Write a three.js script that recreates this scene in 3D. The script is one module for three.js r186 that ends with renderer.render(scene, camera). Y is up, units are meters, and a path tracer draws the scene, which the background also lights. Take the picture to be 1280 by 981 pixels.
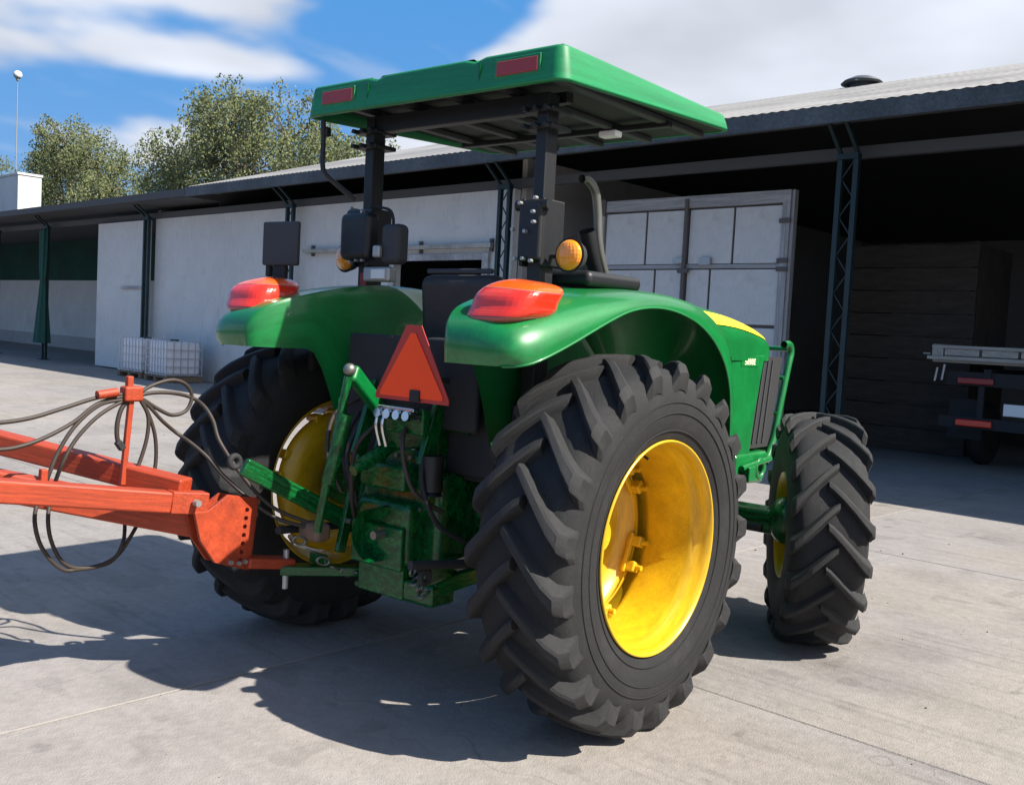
import * as THREE from 'three';
import { RoundedBoxGeometry } from 'three/addons/geometries/RoundedBoxGeometry.js';
import { mergeGeometries, toCreasedNormals } from 'three/addons/utils/BufferGeometryUtils.js';
import { ImprovedNoise } from 'three/addons/math/ImprovedNoise.js';

// ---------------------------------------------------------------- camera, sky, sun, exposure
const scene = new THREE.Scene();
const V3 = (x, y, z) => new THREE.Vector3(x, y, z);
const CAM = V3(-3.587, 1.667, 3.264), YAW = -0.6786, PITCH = -0.06025, ROLL = 0.05285, FOC = 1221.0;
const FW = V3(Math.cos(PITCH) * Math.cos(YAW), Math.sin(PITCH), Math.cos(PITCH) * Math.sin(YAW));
const R0 = FW.clone().cross(V3(0, 1, 0)).normalize(), U0 = R0.clone().cross(FW);
const RT = R0.clone().multiplyScalar(Math.cos(ROLL)).addScaledVector(U0, Math.sin(ROLL));
const UP = U0.clone().multiplyScalar(Math.cos(ROLL)).addScaledVector(R0, -Math.sin(ROLL));
const camera = new THREE.PerspectiveCamera(2 * Math.atan(490.5 / FOC) * 180 / Math.PI, 1024 / 784, 0.05, 3000);
camera.position.copy(CAM); camera.up.copy(UP); camera.lookAt(CAM.clone().add(FW));
scene.add(camera);

const renderer = new THREE.WebGLRenderer({ antialias: true });
renderer.toneMapping = THREE.LinearToneMapping;
const EXPOSURE = 2.0;
renderer.toneMappingExposure = EXPOSURE;
renderer.shadowMap.enabled = true;

const SUN = V3(0.25, 1, 0.92).normalize();
const sun = new THREE.DirectionalLight(new THREE.Color(1, 0.95, 0.86), 5.0);
sun.name = 'sun'; sun.position.copy(SUN).multiplyScalar(60); sun.castShadow = true; sun.shadow.radius = 1;
Object.assign(sun.shadow.camera, { left: -30, right: 30, top: 30, bottom: -30, near: 1, far: 140 });
sun.shadow.mapSize.set(2048, 2048);
scene.add(sun); scene.add(sun.target);

// deterministic noise
let seed = 12345;
const rnd = () => { seed = (seed * 1664525 + 1013904223) >>> 0; return seed / 4294967296; };
const PN = new ImprovedNoise();
const fbm = (x, y, z, o = 5) => { let a = 0.5, s = 0, f = 1; for (let i = 0; i < o; i++) { s += a * PN.noise(x * f, y * f, z * f + i * 7.3); a *= 0.52; f *= 2.03; } return s; };
const sstep = (a, b, x) => { const t = Math.min(1, Math.max(0, (x - a) / (b - a))); return t * t * (3 - 2 * t); };
const lerp = (a, b, t) => a + (b - a) * t;

{ // sky: blue air with sheets of broken cloud, brighter and closer to the right-hand side of the yard
  const W = 2048, H = 1024, data = new Float32Array(W * H * 4);
  for (let j = 0; j < H; j++) for (let i = 0; i < W; i++) {
    const phi = ((i + 0.5) / W - 0.5) * 2 * Math.PI, th = ((j + 0.5) / H - 0.5) * Math.PI;
    const el = th * 180 / Math.PI, az = phi * 180 / Math.PI;
    const k = (j * W + i) * 4;
    let c;
    if (el < -1) c = [0.20, 0.20, 0.20];
    else {
      const e = Math.max(0, el) / 90, hz = Math.exp(-Math.max(0, el) / 7);
      c = [lerp(0.078, 0.42, hz), lerp(0.325, 0.62, hz), lerp(0.76, 0.90, hz)];
      const deep = sstep(0.2, 1, e); c = c.map((v, q) => v * lerp(1, [0.6, 0.62, 0.75][q], deep));
      // cloud layer seen in perspective
      const h = Math.sin(Math.max(th, 0.02)) + 0.10, px = Math.cos(th) * Math.cos(phi) / h, pz = Math.cos(th) * Math.sin(phi) / h;
      const n = fbm(px * 0.62 + 3.1, pz * 0.62 + 1.7, 0.3, 6) + 0.35 * fbm(px * 2.4, pz * 2.4, 4.2, 4);
      const g = (a, b, ra, rb) => Math.exp(-(((az - a) / ra) ** 2) - (((el - b) / rb) ** 2));
      // weather front: the cloud bank lies to the tractor's right, clearing to the left
      let bias = -0.10 + 0.95 * sstep(-47, -40, az + (el - 14) * -1.0) * (1 - 0.75 * sstep(60, 150, Math.abs(az)));
      bias += 0.85 * g(-64, 17.7, 12, 2.0) + 0.42 * g(-72, 13, 5.5, 1.7) + 0.24 * g(-57, 13.7, 5, 0.7) + 0.50 * g(-60, 8.8, 8, 1.9) + 0.2 * g(-50, 10.5, 6, 1.2) - 0.35 * g(-53, 11.8, 8, 1.2) - 0.25 * g(-49, 16.5, 3, 2.5);
      let d = sstep(0.02, 0.36, n * 1.15 + bias);
      const wisp = fbm(px * 1.5 + 9, pz * 5.0, 2.2, 4); d = Math.max(d, 0.25 * sstep(0.05, 0.4, wisp + 0.05));
      const tone = 0.92 + 0.42 * fbm(px * 1.5, pz * 1.5, 9.1, 4);
      const cc = [0.84 * tone, 0.88 * tone, 0.97 * tone];
      c = c.map((v, q) => lerp(v, cc[q], d * 0.95));
    }
    data[k] = c[0] / EXPOSURE; data[k + 1] = c[1] / EXPOSURE; data[k + 2] = c[2] / EXPOSURE; data[k + 3] = 1;
  }
  const t = new THREE.DataTexture(data, W, H, THREE.RGBAFormat, THREE.FloatType);
  t.mapping = THREE.EquirectangularReflectionMapping; t.magFilter = THREE.LinearFilter; t.minFilter = THREE.LinearFilter; t.wrapS = THREE.RepeatWrapping; t.needsUpdate = true;
  scene.background = t; scene.environment = t;
}

// ---------------------------------------------------------------- photo pixel -> direction -> point on a known plane
const ray = (x, y) => FW.clone().addScaledVector(RT, (x - 640) / FOC).addScaledVector(UP, -(y - 490.5) / FOC);
const onX = (x, y, X) => { const d = ray(x, y); return CAM.clone().addScaledVector(d, (X - CAM.x) / d.x); };
const onZ = (x, y, Z) => { const d = ray(x, y); return CAM.clone().addScaledVector(d, (Z - CAM.z) / d.z); };
// shed frame: u runs along the eaves (away to the left), v into the shed
const BA = 4.1 * Math.PI / 180, BU = V3(Math.sin(BA), 0, -Math.cos(BA)), BV = V3(Math.cos(BA), 0, Math.sin(BA)), BO = V3(7.55, 0, 0);
const bw = (u, y, v) => BO.clone().addScaledVector(BU, u).addScaledVector(BV, v).setY(y);

// ---------------------------------------------------------------- helpers
const taken = {};
const numbered = (n) => { const k = taken[n] = (taken[n] ?? -1) + 1; return k ? n + '_' + String(k).padStart(3, '0') : n; };
const mesh = (name, geo, m, parent) => { const o = new THREE.Mesh(geo, m); o.name = name; o.castShadow = o.receiveShadow = true; parent.add(o); return o; };
const tag = (o, label, category, group, kind) => { Object.assign(o.userData, { label, category }); if (group) o.userData.group = group; if (kind) o.userData.kind = kind; return o; };
const thing = (name, label, category, pos = [0, 0, 0], turn = 0, group) => { const o = new THREE.Group(); o.name = numbered(name); o.position.set(...pos); o.rotation.y = turn; scene.add(o); return tag(o, label, category, group); };
const struct = (name, geo, m, label, category) => { const o = mesh(numbered(name), geo, m, scene); o.userData = { kind: 'structure', label, category }; return o; };
const bgroup = (name, label, category, u, v, y = 0, group) => { const p = bw(u, y, v); return thing(name, label, category, [p.x, p.y, p.z], -BA, group); };   // local x = v (into shed), local z = -u
const rb = (w, h, d, r = 0.01, x = 0, y = 0, z = 0) => { const g = new RoundedBoxGeometry(w, h, d, 2, Math.min(r, w * 0.45, h * 0.45, d * 0.45)); g.translate(x, y, z); return g; };
const bx = (w, h, d, x = 0, y = 0, z = 0) => new THREE.BoxGeometry(w, h, d).translate(x, y, z);
const aim = (geo, a, b, up = V3(0, 1, 0)) => { // geometry built along +z with y up, moved so that z runs a -> b
  const d = b.clone().sub(a), l = d.length(); d.divideScalar(l);
  let s = up.clone().cross(d); if (s.lengthSq() < 1e-6) s = V3(1, 0, 0).cross(d); s.normalize(); const u = d.clone().cross(s);
  const m = new THREE.Matrix4().makeBasis(s, u, d).setPosition(a.clone().add(b).multiplyScalar(0.5)); return geo.applyMatrix4(m);
};
const bar = (a, b, w, h, r = 0.006, up) => aim(rb(w, h, a.distanceTo(b), r), a, b, up);
const rod = (a, b, r1, r2 = r1, n = 14) => aim(new THREE.CylinderGeometry(r2, r1, a.distanceTo(b), n).rotateX(Math.PI / 2), a, b);
const hose = (pts, r, n = 60, rad = 8, closed = false) => new THREE.TubeGeometry(new THREE.CatmullRomCurve3(pts, closed, 'centripetal'), n, r, rad, closed);
const mirrorZ = (g) => { g = g.clone(); g.scale(1, 1, -1); if (g.index) { const a = g.index.array; for (let i = 0; i < a.length; i += 3) { const t = a[i]; a[i] = a[i + 1]; a[i + 1] = t; } } else { const p = g.attributes; for (const k in p) { const at = p[k], s = at.itemSize; for (let i = 0; i < at.count; i += 3) for (let c = 0; c < s; c++) { const t = at.array[i * s + c]; at.array[i * s + c] = at.array[(i + 1) * s + c]; at.array[(i + 1) * s + c] = t; } } } return g; };
const loft = (secs, closed = false) => { // rows of Vector3 -> smooth sheet
  const n = secs[0].length, pos = [], uv = [], idx = [];
  secs.forEach((s, i) => s.forEach((p, j) => { pos.push(p.x, p.y, p.z); uv.push(i / (secs.length - 1), j / (n - 1)); }));
  for (let i = 0; i < secs.length - 1; i++) for (let j = 0; j < n - (closed ? 0 : 1); j++) { const a = i * n + j, b = i * n + (j + 1) % n, c = a + n, d = b + n; idx.push(a, b, c, b, d, c); }
  const g = new THREE.BufferGeometry(); g.setAttribute('position', new THREE.Float32BufferAttribute(pos, 3)); g.setAttribute('uv', new THREE.Float32BufferAttribute(uv, 2)); g.setIndex(idx); g.computeVertexNormals(); return g;
};
const merge = (gs) => mergeGeometries(gs.map((g) => { g = g.index ? g.toNonIndexed() : g; for (const k of Object.keys(g.attributes)) if (!['position', 'normal', 'uv'].includes(k)) g.deleteAttribute(k); return g; }));
const latheZ = (pts, n = 72) => new THREE.LatheGeometry(pts.map(([r, z]) => new THREE.Vector2(r, z)), n).rotateX(Math.PI / 2);   // (radius, z) profile about the z axis
const spline2 = (pts, n) => { const c = new THREE.CatmullRomCurve3(pts.map((p) => V3(...p)), false, 'centripetal'); return c.getPoints(n); };

// ---------------------------------------------------------------- textures and materials
const noiseTex = (size, f, srgb = true) => { // f(x, y in 0..1, periodic helpers) -> [r, g, b] 0..1
  const d = new Uint8Array(size * size * 4);
  for (let j = 0; j < size; j++) for (let i = 0; i < size; i++) { const c = f(i / size, j / size), k = (j * size + i) * 4; for (let q = 0; q < 3; q++) d[k + q] = Math.max(0, Math.min(255, c[q] * 255)); d[k + 3] = 255; }
  const t = new THREE.DataTexture(d, size, size); t.wrapS = t.wrapT = THREE.RepeatWrapping; t.magFilter = THREE.LinearFilter; t.minFilter = THREE.LinearMipmapLinearFilter; t.generateMipmaps = true; if (srgb) t.colorSpace = THREE.SRGBColorSpace; t.needsUpdate = true; return t;
};
// periodic value noise
const mkv = (n, s) => { seed = s; const a = new Float32Array(n * n); for (let i = 0; i < n * n; i++) a[i] = rnd(); return (x, y) => { x = (x % 1 + 1) % 1 * n; y = (y % 1 + 1) % 1 * n; const i = Math.floor(x), j = Math.floor(y); let u = x - i, v = y - j; u = u * u * (3 - 2 * u); v = v * v * (3 - 2 * v); const g = (p, q) => a[(q % n) * n + p % n]; return lerp(lerp(g(i, j), g(i + 1, j), u), lerp(g(i, j + 1), g(i + 1, j + 1), u), v); }; };
const n4 = mkv(5, 11), n8 = mkv(11, 22), n16 = mkv(23, 33), n32 = mkv(47, 44), n64 = mkv(101, 55), n128 = mkv(203, 66), n512 = mkv(601, 77), n256 = mkv(397, 78);
const pf = (x, y) => n4(x, y) * 0.3 + n8(x, y) * 0.25 + n16(x, y) * 0.18 + n32(x, y) * 0.12 + n64(x, y) * 0.08 + n128(x, y) * 0.07;
// yard concrete, 16 m tile: pale cement with trowel sweeps, tyre scuffs, oil drops, sand and hairline cracks
const concTex = noiseTex(2048, (x, y) => {
  let b = 0.5 + (pf(x, y) - 0.5) * 0.42 + (n512(x, y) - 0.5) * 0.10 + (n256(x, y) - 0.5) * 0.07;
  const sweep = n64(x * 0.5 + n8(x, y) * 0.10, y * 3); b += (sweep - 0.5) * 0.07;
  const stain = sstep(0.62, 0.82, n16(x + 0.3, y + 0.1) * 0.6 + n32(x, y + 0.4) * 0.4); b -= stain * 0.10;
  const drop = sstep(0.90, 0.96, n128(x + 0.2, y)) * sstep(0.55, 0.7, n16(x, y + 0.6)); b -= drop * 0.16;
  const cr = Math.abs(n8(x + 0.02 * n64(x, y), y + 0.02 * n64(y, x)) - 0.5); if (cr < 0.0022 && n16(x + 0.4, y + 0.9) > 0.45) b -= 0.2;
  const scuff = sstep(0.70, 0.82, n128(x * 0.25 + n4(x, y) * 0.05, y * 2)) * sstep(0.5, 0.65, n8(x + 0.5, y)); b -= scuff * 0.09; const spot = sstep(0.80, 0.9, n64(x + 0.15, y + 0.35)) * sstep(0.5, 0.6, n8(x + 0.25, y + 0.8)); b -= spot * 0.12;
  const sand = sstep(0.5, 0.8, n8(x + 0.7, y + 0.2));
  b = b * 0.40 + 0.44;
  return [b * (1.008 + 0.012 * sand), b * (0.988 + 0.004 * sand), b * (0.972 - 0.02 * sand)];
});
const concBump = noiseTex(1024, (x, y) => { const b = 0.5 + (n512(x, y) - 0.5) * 0.5 + (n64(x, y) - 0.5) * 0.3; return [b, b, b]; }, false);
const dustTex = noiseTex(1024, (x, y) => { const d = pf(x, y) * 0.75 + n256(x, y) * 0.25, b = 0.62 + d * 0.5; return [b, b, b]; });
const wallTex = noiseTex(1024, (x, y) => { const st = sstep(0.55, 0.85, n64(x, y * 0.12) * 0.5 + n16(x, y) * 0.5); const b = 0.92 + (pf(x, y) - 0.5) * 0.12 - st * 0.045 + (n256(x, y) - 0.5) * 0.025; return [b, b * 0.995, b * 0.985]; });
const rust = noiseTex(512, (x, y) => { const b = 0.75 + (pf(x, y) - 0.5) * 0.5 + (n128(x, y) - 0.5) * 0.15; return [b, b, b]; });
const roughTex = noiseTex(512, (x, y) => { const b = 0.45 + (pf(x, y) - 0.4) * 0.9; return [b, b, b]; }, false);

const fluteTex = noiseTex(128, (x, y) => { const b = 0.5 + 0.3 * Math.sin(x * Math.PI * 8) + 0.2 * Math.sin(y * Math.PI * 8); return [b, b, b]; }, false);
// tyre rubber: black with grey dust caught in patches and scuffs
const tyreTex = noiseTex(1024, (x, y) => { const d = sstep(0.42, 0.72, pf(x, y) * 0.7 + n128(x, y) * 0.3), sc = sstep(0.78, 0.95, n256(x * 0.5, y * 2)) * 0.25, b = 0.62 + d * 0.34 + sc + (n512(x, y) - 0.5) * 0.12; return [b * (1 + 0.03 * d), b, b * (1 - 0.05 * d)]; });
// shade painted into the running gear as oily grime: brown black film with ragged edges and clean scrapes
const shadeGrimeTex = noiseTex(1024, (x, y) => { const n = pf(x, y) * 0.62 + n64(x, y) * 0.2 + n128(x, y) * 0.18, d = sstep(0.40, 0.50, n), f = (n256(x, y) - 0.5) * 0.14; return [lerp(0.95, 0.62, d) + f, lerp(0.92, 0.50, d) + f, lerp(0.9, 0.46, d) + f]; });
const std = (r, g, b, rough = 0.6, extra = {}) => { const m = new THREE.MeshStandardMaterial({ roughness: rough, side: THREE.DoubleSide, ...extra }); m.color.setRGB(r, g, b); return m; };
const phys = (r, g, b, rough, extra = {}) => { const m = new THREE.MeshPhysicalMaterial({ roughness: rough, side: THREE.DoubleSide, ...extra }); m.color.setRGB(r, g, b); return m; };
const rep = (t, x, y = x, ox = 0, oy = 0) => { const c = t.clone(); c.repeat.set(x, y); c.offset.set(ox, oy); c.needsUpdate = true; return c; };
const M = {
  green: phys(0.0012, 0.20, 0.040, 0.40, { clearcoat: 0.45, clearcoatRoughness: 0.10, map: rep(dustTex, 1) }),
  canopy: std(0.004, 0.25, 0.08, 0.5, { map: rep(dustTex, 1.3) }),
  shadedGreen: std(0.0015, 0.18, 0.038, 0.55, { map: rep(shadeGrimeTex, 1.5), roughnessMap: roughTex }),  // tractor green, kept dark by shade and grime painted into its map
  yellow: phys(0.82, 0.49, 0.010, 0.38, { clearcoat: 0.3, clearcoatRoughness: 0.3, map: rep(dustTex, 2) }),
  stripe: std(0.80, 0.72, 0.03, 0.4),
  rubber: std(0.020, 0.020, 0.023, 0.75, { map: rep(tyreTex, 5, 2), bumpMap: rep(concBump, 12, 3), bumpScale: 0.002 }),
  lug: std(0.031, 0.031, 0.034, 0.7, { map: rep(tyreTex, 1.2), bumpMap: rep(concBump, 1), bumpScale: 0.002 }),
  black: std(0.012, 0.013, 0.016, 0.5, { map: rep(dustTex, 2) }),
  matte: std(0.018, 0.018, 0.02, 0.8),
  plate: std(0.035, 0.037, 0.042, 0.65),
  vinyl: std(0.045, 0.036, 0.032, 0.6, { map: rep(dustTex, 3) }),
  steel: std(0.55, 0.55, 0.54, 0.3, { metalness: 0.9, roughnessMap: roughTex }),
  zinc: std(0.40, 0.40, 0.39, 0.4, { metalness: 0.6 }),
  chrome: std(0.62, 0.62, 0.62, 0.18, { metalness: 1 }),
  orange: std(0.64, 0.078, 0.02, 0.58, { map: rep(rust, 2) }),
  hoseM: std(0.034, 0.024, 0.018, 0.6),
  smv: std(1.0, 0.075, 0.012, 0.85),
  smvEdge: std(0.42, 0.03, 0.02, 0.45),
  tail: phys(0.66, 0.026, 0.008, 0.25, { clearcoat: 0.5, clearcoatRoughness: 0.1, bumpMap: rep(fluteTex, 8, 2), bumpScale: 0.0008 }),
  tailAmber: phys(0.80, 0.10, 0.008, 0.25, { clearcoat: 0.5, clearcoatRoughness: 0.1, bumpMap: rep(fluteTex, 8, 2), bumpScale: 0.0008 }),
  tailBase: std(0.42, 0.10, 0.08, 0.4),
  amber: phys(0.95, 0.30, 0.01, 0.15, { clearcoat: 1, clearcoatRoughness: 0.06, bumpMap: rep(fluteTex, 5, 3), bumpScale: 0.0012 }),
  refl: std(0.30, 0.03, 0.03, 0.35),
  white: std(0.78, 0.78, 0.77, 0.55),
  lens: phys(0.6, 0.6, 0.58, 0.15, { clearcoat: 1 }),
  wall: std(0.68, 0.68, 0.68, 0.85, { map: rep(wallTex, 1) }),
  gateW: std(0.68, 0.675, 0.67, 0.5, { map: rep(wallTex, 1) }),
  gateFrame: std(0.60, 0.585, 0.58, 0.5, { map: rep(rust, 1) }),
  seam: std(0.10, 0.085, 0.08, 0.7),
  steelGreen: std(0.008, 0.03, 0.035, 0.55, { map: rep(dustTex, 2) }),
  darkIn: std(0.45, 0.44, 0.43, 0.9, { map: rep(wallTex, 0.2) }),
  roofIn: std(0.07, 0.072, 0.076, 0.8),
  roof: std(0.50, 0.47, 0.43, 0.6, { map: rep(rust, 0.3) }),
  fascia: std(0.12, 0.135, 0.15, 0.6, { map: rep(rust, 1) }),
  net: std(0.010, 0.075, 0.058, 0.9, { map: rep(dustTex, 0.6) }),
  brown: std(0.13, 0.105, 0.085, 0.85, { map: rep(rust, 0.6) }),
  bed: std(0.66, 0.63, 0.56, 0.6, { map: rep(rust, 1) }),
  tote: phys(0.75, 0.76, 0.80, 0.45, { }),
  cage: std(0.5, 0.5, 0.52, 0.45, { metalness: 0.5 }),
  cast: std(0.16, 0.105, 0.07, 0.6),
  worn: std(0.20, 0.20, 0.18, 0.45, { metalness: 0.7 }),
  wood: std(0.20, 0.14, 0.09, 0.9),
  bark: std(0.10, 0.075, 0.055, 0.95),
  joint: std(0.10, 0.093, 0.085, 0.95),
  dirt: std(0.16, 0.15, 0.135, 0.95, { map: rep(concTex, 1 / 16) }),
};
const concrete = [[0, 0, 1], [0.31, 0.57, 0.97], [0.66, 0.23, 1.03]].map(([ox, oy, k]) => std(0.63 * k, 0.60 * k, 0.585 * k, 0.86, { map: rep(concTex, 1, 1, ox, oy), bumpMap: rep(concBump, 8), bumpScale: 0.004 }));

// ---------------------------------------------------------------- ground
const flat = (u0, u1, v0, v1, y, uvk = 1 / 16) => { // horizontal sheet in the shed frame, uv in metres * uvk
  const g = new THREE.BufferGeometry(), c = [bw(u0, y, v0), bw(u1, y, v0), bw(u1, y, v1), bw(u0, y, v1)];
  g.setAttribute('position', new THREE.Float32BufferAttribute(c.flatMap((p) => [p.x, p.y, p.z]), 3)); g.setAttribute('normal', new THREE.Float32BufferAttribute([0, 1, 0, 0, 1, 0, 0, 1, 0, 0, 1, 0], 3));
  g.setAttribute('uv', new THREE.Float32BufferAttribute([u0, v0, u1, v0, u1, v1, u0, v1].map((q) => q * uvk), 2)); g.setIndex([0, 1, 2, 0, 2, 3]); return g;
};
struct('ground', flat(-900, 1500, -900, 1300, -0.03, 1), M.dirt, 'dusty pale ground stretching away around the yard', 'ground');
struct('joint_filler', flat(-22.6, 67.3, -18.7, 25.1, -0.016), M.joint, 'dark filler in the joints of the concrete yard', 'joint filler');
{
  const yard = new THREE.Group(); yard.name = 'concrete_yard'; scene.add(yard); yard.userData = { kind: 'structure', label: 'pale scuffed concrete yard cast in large slabs', category: 'yard' };
  const us = [], vs = [-18.8, -14.8, -10.8, -6.8, -2.8, 1.2, 13.2, 25.2]; for (let u = -22.6; u < 67; u += 4.5) us.push(u);
  seed = 99;
  for (let a = 0; a < us.length - 1; a++) for (let b = 0; b < vs.length - 1; b++) {
    const g = 0.0045, u0 = us[a] + g, u1 = us[a + 1] - g, v0 = vs[b] + g, v1 = vs[b + 1] - g, y = (rnd() - 0.5) * 0.004;
    const s = new THREE.Shape([[u0, v0], [u1, v0], [u1, v1], [u0, v1]].map(([u, v]) => new THREE.Vector2(u, v)));
    const geo = new THREE.ExtrudeGeometry(s, { depth: 0.01, bevelEnabled: true, bevelSize: 0.005, bevelThickness: 0.004, bevelSegments: 1, bevelOffset: -0.005 });
    // shape plane (u, v) -> world ground, thickness downwards
    const p = geo.attributes.position, w = V3(); for (let i = 0; i < p.count; i++) { w.copy(bw(p.getX(i), p.getZ(i) - 0.014 + y, p.getY(i))); p.setXYZ(i, w.x, w.y, w.z); }
    const uvA = geo.attributes.uv; for (let i = 0; i < uvA.count; i++) uvA.setXY(i, uvA.getX(i) / 16, uvA.getY(i) / 16);
    geo.computeVertexNormals();
    mesh('slab', geo, concrete[Math.floor(rnd() * 3)], yard);
  }
}

{ // grit and pebbles swept about the yard
  const g = new THREE.IcosahedronGeometry(1, 0), im = new THREE.InstancedMesh(g, std(0.20, 0.185, 0.165, 0.95), 900); im.name = 'grit'; seed = 4242;
  const m = new THREE.Matrix4(), q = new THREE.Quaternion(), e = new THREE.Euler(), c = new THREE.Color();
  for (let i = 0; i < 900; i++) { const p = bw(lerp(-6, 12, rnd()), 0, lerp(-11.5, 1, rnd())), r = 0.0025 + 0.008 * Math.pow(rnd(), 5); e.set(rnd() * 6, rnd() * 6, rnd() * 6); q.setFromEuler(e); m.compose(V3(p.x, r * 0.4, p.z), q, V3(r, r * 0.7, r * (0.7 + rnd() * 0.6))); im.setMatrixAt(i, m); const k = 0.35 + rnd() * 0.9; im.setColorAt(i, c.setRGB(k, k * 0.97, k * 0.93)); }
  im.userData = { kind: 'stuff', label: 'fine grit and small pebbles scattered over the concrete', category: 'grit' }; scene.add(im);
}

// ---------------------------------------------------------------- the shed
const H = 4.88;
const sheet = (pts, uvk = 0.25) => { // planar quad from 4 points with metre uv
  const [a, b, c, d] = pts, w = a.distanceTo(b), h = b.distanceTo(c), g = new THREE.BufferGeometry();
  g.setAttribute('position', new THREE.Float32BufferAttribute([a, b, c, d].flatMap((p) => [p.x, p.y, p.z]), 3)); g.setAttribute('uv', new THREE.Float32BufferAttribute([0, 0, w, 0, w, h, 0, h].map((q) => q * uvk), 2)); g.setIndex([0, 1, 2, 0, 2, 3]); g.computeVertexNormals(); return g;
};
const slabBox = (u0, u1, y0, y1, v0, v1) => { // box in the shed frame
  const g = new THREE.BoxGeometry(v1 - v0, y1 - y0, u1 - u0), c = bw((u0 + u1) / 2, (y0 + y1) / 2, (v0 + v1) / 2);
  const p = g.attributes.position, nn = g.attributes.normal, uv = g.attributes.uv; for (let i = 0; i < p.count; i++) { const nx = Math.abs(nn.getX(i)), ny = Math.abs(nn.getY(i)); const q = nx > 0.5 ? [p.getZ(i), p.getY(i)] : ny > 0.5 ? [p.getZ(i), p.getX(i)] : [p.getX(i), p.getY(i)]; uv.setXY(i, q[0] * 0.25, q[1] * 0.25); }
  return g.rotateY(-BA).translate(c.x, c.y, c.z);
};
{
  const shed = thing('storage_shed', 'long white walled shed with deep eaves and open dark bays', 'shed');
  // walls
  const wallV = 2.32;
  mesh('wall', slabBox(11.75, 22.2, 0, 4.33, wallV, wallV + 0.15), M.wall, shed).userData.label = 'white painted front wall';
  mesh('wall', slabBox(8.43, 9.12, 0, 4.33, wallV, wallV + 0.15), M.wall, shed);
  mesh('wall', slabBox(9.12, 11.75, 3.08, 4.33, wallV, wallV + 0.15), M.wall, shed);
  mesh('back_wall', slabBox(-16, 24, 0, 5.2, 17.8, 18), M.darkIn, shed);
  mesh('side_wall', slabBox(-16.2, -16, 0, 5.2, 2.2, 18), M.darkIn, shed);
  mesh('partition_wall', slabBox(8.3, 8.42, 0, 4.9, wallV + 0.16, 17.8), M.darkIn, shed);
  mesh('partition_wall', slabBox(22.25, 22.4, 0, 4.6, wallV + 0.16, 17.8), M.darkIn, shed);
  // left bay: dark plinth, white wall, green net above
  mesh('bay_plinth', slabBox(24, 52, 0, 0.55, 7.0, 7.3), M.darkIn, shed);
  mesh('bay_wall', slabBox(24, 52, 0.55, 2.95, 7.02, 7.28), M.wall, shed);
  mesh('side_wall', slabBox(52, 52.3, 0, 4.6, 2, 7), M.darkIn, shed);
  mesh('shade_net', slabBox(22.5, 52, 2.95, 5.4, 7.05, 7.1), M.net, shed).userData.label = 'dark green shade netting above the low wall';
  mesh('sliding_panel', slabBox(22.35, 25.55, 0.04, 4.3, 2.18, 2.28), M.wall, shed).userData.label = 'pale sliding door panel standing at the end of the wall';
  mesh('panel_handle', slabBox(22.6, 23.9, 2.36, 2.44, 2.14, 2.18), M.gateFrame, shed);
  // doorway frame, head rail and dark room behind
  const dr = mesh('door_frame', merge([slabBox(8.98, 9.14, 0, 3.16, 2.25, 2.318), slabBox(11.72, 11.88, 0, 3.16, 2.25, 2.318), slabBox(9.14, 11.72, 3.03, 3.15, 2.25, 2.318)]), M.gateFrame, shed);
  mesh('sliding_rail', slabBox(8.86, 14.9, 3.25, 3.33, 2.17, 2.25), M.bed, shed);
  for (const u of [8.9, 10.9, 12.9, 14.6]) mesh('rail_bracket', slabBox(u, u + 0.06, 3.18, 3.42, 2.25, 2.318), M.seam, shed);
  // roof: gable over u -16..19, low flat roof beyond
  const ridge = [9.7, 7.36];
  const slope = (v) => lerp(H, ridge[1], (v - 1.5) / (ridge[0] - 1.5));
  const mkRoof = (v0, y0, v1, y1) => { // corrugated sheet between two horizontal lines
    const secs = [], N = 460; for (let i = 0; i <= N; i++) { const u = lerp(-16, 18.95, i / N), b = 0.006 * Math.cos(i * Math.PI); secs.push([bw(u, y0 + b, v0), bw(u, (y0 + y1) / 2 + b, (v0 + v1) / 2), bw(u, y1 + b, v1)]); } return loft(secs); };
  mesh('roof_sheet', mkRoof(1.5, H + 0.03, ridge[0], ridge[1] + 0.03), M.roof, shed);
  mesh('roof_sheet', mkRoof(18.2, H + 0.03, ridge[0], ridge[1] + 0.03), M.roof, shed);
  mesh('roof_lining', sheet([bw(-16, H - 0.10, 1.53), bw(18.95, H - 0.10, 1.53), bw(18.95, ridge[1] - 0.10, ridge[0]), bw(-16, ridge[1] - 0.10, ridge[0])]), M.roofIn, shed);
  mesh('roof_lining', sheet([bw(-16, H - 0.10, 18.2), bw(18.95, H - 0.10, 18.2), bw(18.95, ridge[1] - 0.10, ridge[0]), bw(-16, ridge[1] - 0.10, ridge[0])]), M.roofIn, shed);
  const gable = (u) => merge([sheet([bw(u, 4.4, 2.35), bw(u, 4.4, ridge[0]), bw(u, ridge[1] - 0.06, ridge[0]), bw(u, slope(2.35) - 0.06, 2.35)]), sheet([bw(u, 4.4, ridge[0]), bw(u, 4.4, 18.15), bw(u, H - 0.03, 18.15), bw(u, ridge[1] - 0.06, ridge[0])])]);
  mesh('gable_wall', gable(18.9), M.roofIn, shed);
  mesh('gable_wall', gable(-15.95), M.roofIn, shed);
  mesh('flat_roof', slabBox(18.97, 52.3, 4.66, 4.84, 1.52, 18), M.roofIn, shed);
  mesh('fascia', slabBox(-16, 19, H - 0.22, H + 0.005, 1.44, 1.5), M.fascia, shed);
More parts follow.
